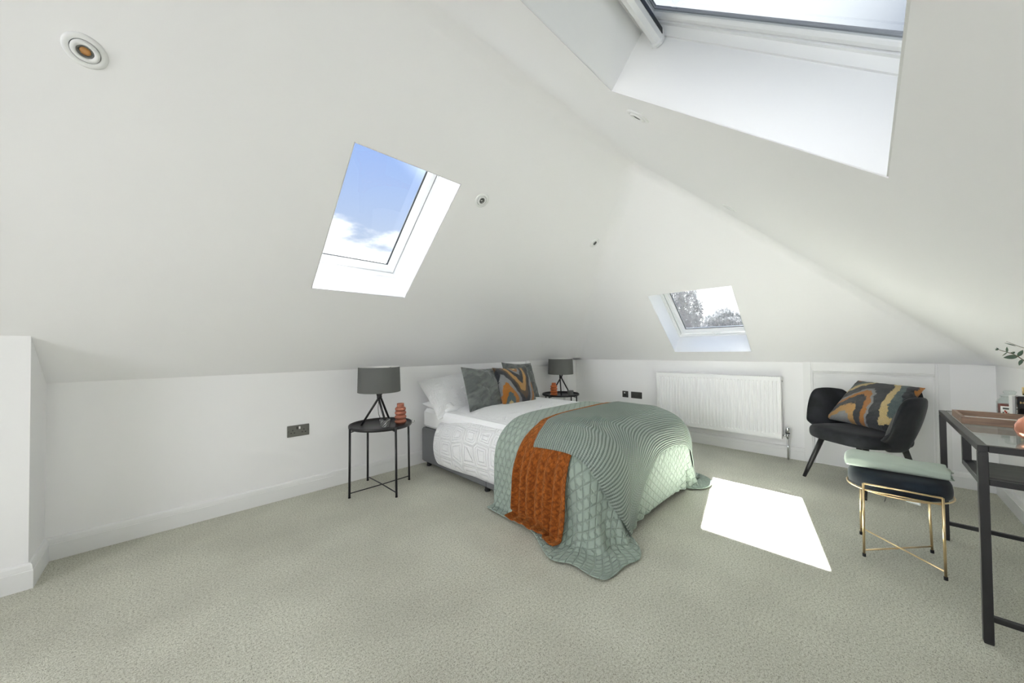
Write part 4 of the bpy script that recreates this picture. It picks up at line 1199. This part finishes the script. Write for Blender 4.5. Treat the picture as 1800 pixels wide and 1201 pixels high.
M['wax'] = mat('red_candle_wax', (.22, .035, .02), .35)
M['paper'] = mat('white_paper', (.82, .82, .80), .6)
M['gold'] = mat('polished_gold', (.80, .60, .28), .22, 1.0)
M['blackglass'] = mat('black_bottle_glass', (.006, .006, .007), .08, spec=.7)
def _copper(n, b): pass
M['copper'] = mat('copper_lustre', (.62, .26, .17), .16, .55)
M['jarglass'] = mat('jar_glass')
_cg(M['jarglass'])
M['olive'] = mat('dark_ink', (.05, .06, .05), .6); M['yellow'] = mat('yellow_ink', (.65, .42, .03), .6); M['redink'] = mat('red_ink', (.35, .04, .02), .6)
def jar():
    t = empty('candle_jar', (3.118, -.514, DZ), radians(-2), label='lidded glass candle jar with red wax and a pictured label behind the tray', cat='candle')
    prof = [(.036, 0), (.041, .004), (.0425, .012), (.0425, .078), (.039, .090), (.031, .099), (.029, .105)]
    MB().lathe(prof+[(.0265, .105), (.028, .098), (.036, .088), (.039, .077), (.039, .008), (0, .006)], 40, cap1=False).obj('glass_jar', 'jarglass', t)
    MB().lathe([(.0, .007), (.0386, .0075), (.0386, .066), (.03, .067), (0, .067)], 36, cap0=False, cap1=False).obj('wax', 'wax', t)
    MB().lathe([(.027, .105), (.032, .107), (.032, .111), (.024, .115), (.018, .118), (.017, .122), (.021, .127), (.021, .133), (.014, .138), (0, .139)], 32, cap1=False).obj('lid', 'jarglass', t)
    a0 = radians(165)
    def band(name, r, z0, z1, s0, s1, mt, par):
        n = 10; pts = [(r*cos(a0+s0+(s1-s0)*i/n), r*sin(a0+s0+(s1-s0)*i/n)) for i in range(n+1)]
        m_ = MB(); vs = [(x, y, z) for x, y in pts for z in (z0, z1)]
        m_.add(vs, [(2*i, 2*i+2, 2*i+3, 2*i+1) for i in range(n)], True); return m_.obj(name, mt, par, False)
    lb = band('label', .0428, .010, .058, -.62, .62, 'paper', t)
    band('label_title', 0.0431, .042, .051, -.42, .38, 'olive', lb)
    rnd = random.Random(4)
    m_ = []
    for k in range(16):
        s = -.5+rnd.random()*.9; z = .012+rnd.random()*.018
        band('label_picture', 0.0431+k*.00002, z, z+.009, s, s+.14, ('yellow', 'redink', 'olive')[k % 3], lb)
jar()
def carton(x, y, rz):
    t = empty('carton', (x, y, DZ), rz, label='slim white carton between the candle jar and the black perfume bottle', cat='box')
    MB().bbox(-.016, .016, -.020, .020, 0, .118, .001).obj('box_body', 'paper', t)
    MB().box(-.0165, -.0158, -.006, -.002, .035, .040).obj('printed_mark', 'olive', t); MB().box(-.0165, -.0158, -.006, -.003, .075, .078).obj('printed_mark', 'olive', t)
    MB().box(-.0155, .0155, -.0195, .0195, .118, .1188).obj('top_flap', 'paper', t)
carton(3.050, -.523, radians(8))
def perfume(x, y, rz):
    t = empty('perfume_bottle', (x, y, DZ), rz, label='black perfume bottle with a gold cap and small gold lettering on the desk', cat='bottle')
    MB().bbox(-.020, .020, -.036, .036, 0, .122, .004).obj('bottle_body', 'blackglass', t)
    MB().lathe([(.010, .122), (.010, .127)], 20).obj('neck', 'gold', t)
    MB().lathe([(.0165, .127), (.018, .128), (.018, .164), (.0165, .166), (0, .166)], 28, cap1=False).obj('cap', 'gold', t)
    m_ = MB(); rnd = random.Random(2); y_ = .030
    while y_ > -.022:
        w = .0022+rnd.random()*.0022; h = .004+rnd.random()*.004
        m_.box(-.0206, -.0199, y_-w, y_, .088-(.002 if h > .006 else 0), .088+h); m_.box(-.0206, -.0199, y_-w-.0012, y_, .089, .0902); y_ -= w+.0016
    m_.obj('lettering', 'gold', t)
perfume(3.006, -.549, radians(3))
def bulb_vase():
    t = empty('bulb_vase', (2.395, -.452, DZ), label='glossy copper pink globe vase holding a eucalyptus sprig on the desk', cat='vase')
    MB().lathe([(.020, 0), (.030, .004), (.044, .018), (.051, .040), (.050, .060), (.040, .082), (.024, .097), (.018, .106), (.0175, .120), (.021, .130), (.0195, .130), (.016, .120), (.0165, .104), (.03, .08), (.04, .05), (.03, .015), (0, .01)], 48, cap1=False).obj('vase_body', 'copper', t)
bulb_vase()
M['leaf'] = mat('eucalyptus_leaf', (.065, .105, .075), .55, spec=.3)
M['twig'] = mat('twig', (.10, .085, .05), .7)
def sprig():
    t = empty('eucalyptus_sprig', (2.395, -.452, .80), label='eucalyptus sprig with dark green leaves arching over the desk', cat='plant')
    o0 = Vector(t.location)
    X = 2.42
    stem = [Vector(p) for p in ((2.395, -.452, .80), (2.395, -.455, .93), (2.405, -.452, 1.02), (X, -.434, 1.054), (X, -.421, 1.070), (X, -.408, 1.081), (X, -.396, 1.087), (X, -.382, 1.094), (X, -.376, 1.098))]
    MB().tube([p-o0 for p in stem], .0022, 7, .0009).obj('stem', 'twig', t)
    b2 = [Vector(p) for p in ((2.405, -.452, 1.02), (2.43, -.462, 1.06), (2.44, -.445, 1.10), (2.44, -.425, 1.112), (2.44, -.408, 1.124), (2.44, -.398, 1.130))]
    MB().tube([p-o0 for p in b2], .0016, 6, .0006).obj('stem', 'twig', t)
    def leaf(p, d, up_, L, W):
        p = Vector(p)-o0; d = Vector(d).normalized(); s = d.cross(Vector(up_)).normalized(); n = s.cross(d)
        k = 9; vs = []; 
        for i in range(k):
            f = i/(k-1); w = W/2*sin(pi*f**.8)**.8 if 0 < f < 1 else .0004
            c = p+d*L*f+n*(-.12*L*f*f)
            for q in (-1, 0, 1): vs.append(tuple(c+s*w*q+n*(.10*w if q else 0)))
        fs = [(3*i+j, 3*i+j+1, 3*i+4+j, 3*i+3+j) for i in range(k-1) for j in (0, 1)]
        me = bpy.data.meshes.new('leaf'); me.from_pydata(vs, [], fs); me.polygons.foreach_set('use_smooth', [True]*len(fs)); me.materials.append(M['leaf']); o = link('leaf', me, t)
        md = o.modifiers.new('thickness', 'SOLIDIFY'); md.thickness = .0006
    leaf((X, -.421, 1.070), (0, .9, -.12), (-1, 0, .25), .034, .017)       # the broad leaf
    leaf((X, -.396, 1.087), (.1, .0, 1), (-1, .3, 0), .022, .006)          # upright leaf
    leaf((X, -.397, 1.087), (-.3, .7, -.7), (-1, .2, .6), .020, .003)
    leaf((X, -.421, 1.070), (.2, -.5, 1), (-1, 0, .3), .030, .012)
    leaf((X, -.430, 1.058), (-.3, .3, -.8), (-1, .3, 0), .026, .010)
    leaf((X, -.434, 1.054), (.3, -1, .5), (-1, 0, .4), .040, .018)
    leaf((2.44, -.420, 1.112), (0, .8, .45), (-1, 0, .5), .028, .004)
    leaf((2.41, -.453, 1.03), (-.2, -.9, .2), (-1, 0, .4), .045, .020); leaf((2.40, -.455, .98), (-.2, -.9, .5), (-1, 0, .4), .045, .020); leaf((2.40, -.455, .96), (.5, .2, .7), (-1, .5, .3), .03, .012)
    for p, d in (((X, -.376, 1.098), (0, 1, .3)), ((X, -.376, 1.098), (0, .6, 1)), ((X, -.376, 1.098), (0, 1, -.3)), ((X, -.411, 1.081), (0, .7, .7)), ((X, -.411, 1.081), (0, .1, 1)), ((X, -.411, 1.081), (-.3, -.3, 1))):
        leaf(p, d, (-1, 0, .2), .009, .0042)
sprig()

# ------------------------------------------------------------------ trees beyond the far roof window
def _foliage(n, b):
    b.inputs['Base Color'].default_value = (.045, .05, .049, 1)
    tr = n.new('ShaderNodeBsdfTranslucent'); tr.inputs[0].default_value = (.03, .032, .033, 1)
    ad = n.new('ShaderNodeAddShader'); n.l.new(b.outputs[0], ad.inputs[0]); n.l.new(tr.outputs[0], ad.inputs[1])
    n.l.new(ad.outputs[0], n.t.nodes['Material Output'].inputs[0])
M['foliage'] = mat('tree_foliage', (.18, .2, .17), .8, spec=.1, build=_foliage)
M['bark'] = mat('tree_bark', (.12, .10, .08), .9)
def tree(az, dist, zc, rx, rz_, shape, label, seed):
    x, y = dist*cos(radians(az)), dist*sin(radians(az))
    t = empty('garden_tree', (x, y, -5.2), label=label, cat='tree', group='trees beyond the small roof window')
    rnd = random.Random(seed); m_ = MB(); zc += 5.2
    for k in range(17000):
        while True:
            a = Vector((rnd.uniform(-1, 1), rnd.uniform(-1, 1), rnd.uniform(-1, 1)))
            if .25 < a.length < 1: break
        if shape == 'cone':
            f = (a.z+1)/2; r = rx*(1-f)**.75*(.85+.25*noise.noise((atan2(a.y, a.x)*2, f*9, seed)))+.15
            c = Vector((a.x*r, a.y*r, zc-rz_+2*rz_*f))
        else:
            r = 1+.30*noise.noise((a.x*2.3+seed, a.y*2.3, a.z*2.3))
            c = Vector((a.x*rx*r, a.y*rx*r, zc+a.z*rz_*r))
        s = rnd.uniform(.04, .12)
        e = Euler((rnd.uniform(0, 6.3), rnd.uniform(0, 6.3), rnd.uniform(0, 6.3))).to_matrix()
        q = [c+e @ Vector(v)*s for v in ((-1, -.45, 0), (1, -.45, 0), (1.2, .3, .2), (-.6, .55, 0))]
        m_.add([tuple(p) for p in q], [(0, 1, 2, 3)])
    f = m_.obj('foliage', 'foliage', t, False); f['kind'] = 'stuff'
    tk = MB(); tk.tube([(0, 0, 0), (.1, .05, zc*.5), (0, .1, zc+rz_*.3)], .30, 10, .06)
    for k in range(9):
        a = k*2.4; z = zc-rz_*.5+k*rz_*.12
        tk.tube([(0, .05, z), (cos(a)*rx*.4, sin(a)*rx*.4, z+rx*.25), (cos(a)*rx*.75, sin(a)*rx*.75, z+rx*.3)], .06, 6, .015)
    tk.obj('trunk', 'bark', t)
    return t
tree(21.0, 26, 2.0, 2.1, 4.0, 'round', 'tall hazy tree filling one side of the small roof window', 3)
tree(14.1, 30, 2.1, 1.55, 1.75, 'round', 'low rounded hazy tree above the handle of the small roof window', 8)

# thin summer haze hanging between the house and the trees
M['haze'] = bpy.data.materials.new('haze'); M['haze'].use_nodes = True
_n = M['haze'].node_tree.nodes; _n.clear(); _v = _n.new('ShaderNodeVolumeScatter'); _v.inputs['Density'].default_value = .0021; _v.inputs['Anisotropy'].default_value = .2
_o = _n.new('ShaderNodeOutputMaterial'); M['haze'].node_tree.links.new(_v.outputs[0], _o.inputs['Volume'])
hz = MB().box(10.0, 22.0, .5, 14.0, -5.0, 6.0).obj('haze', 'haze')
tag(hz, 'thin pale summer haze in the air between the house and the garden trees', 'haze', None, 'stuff')
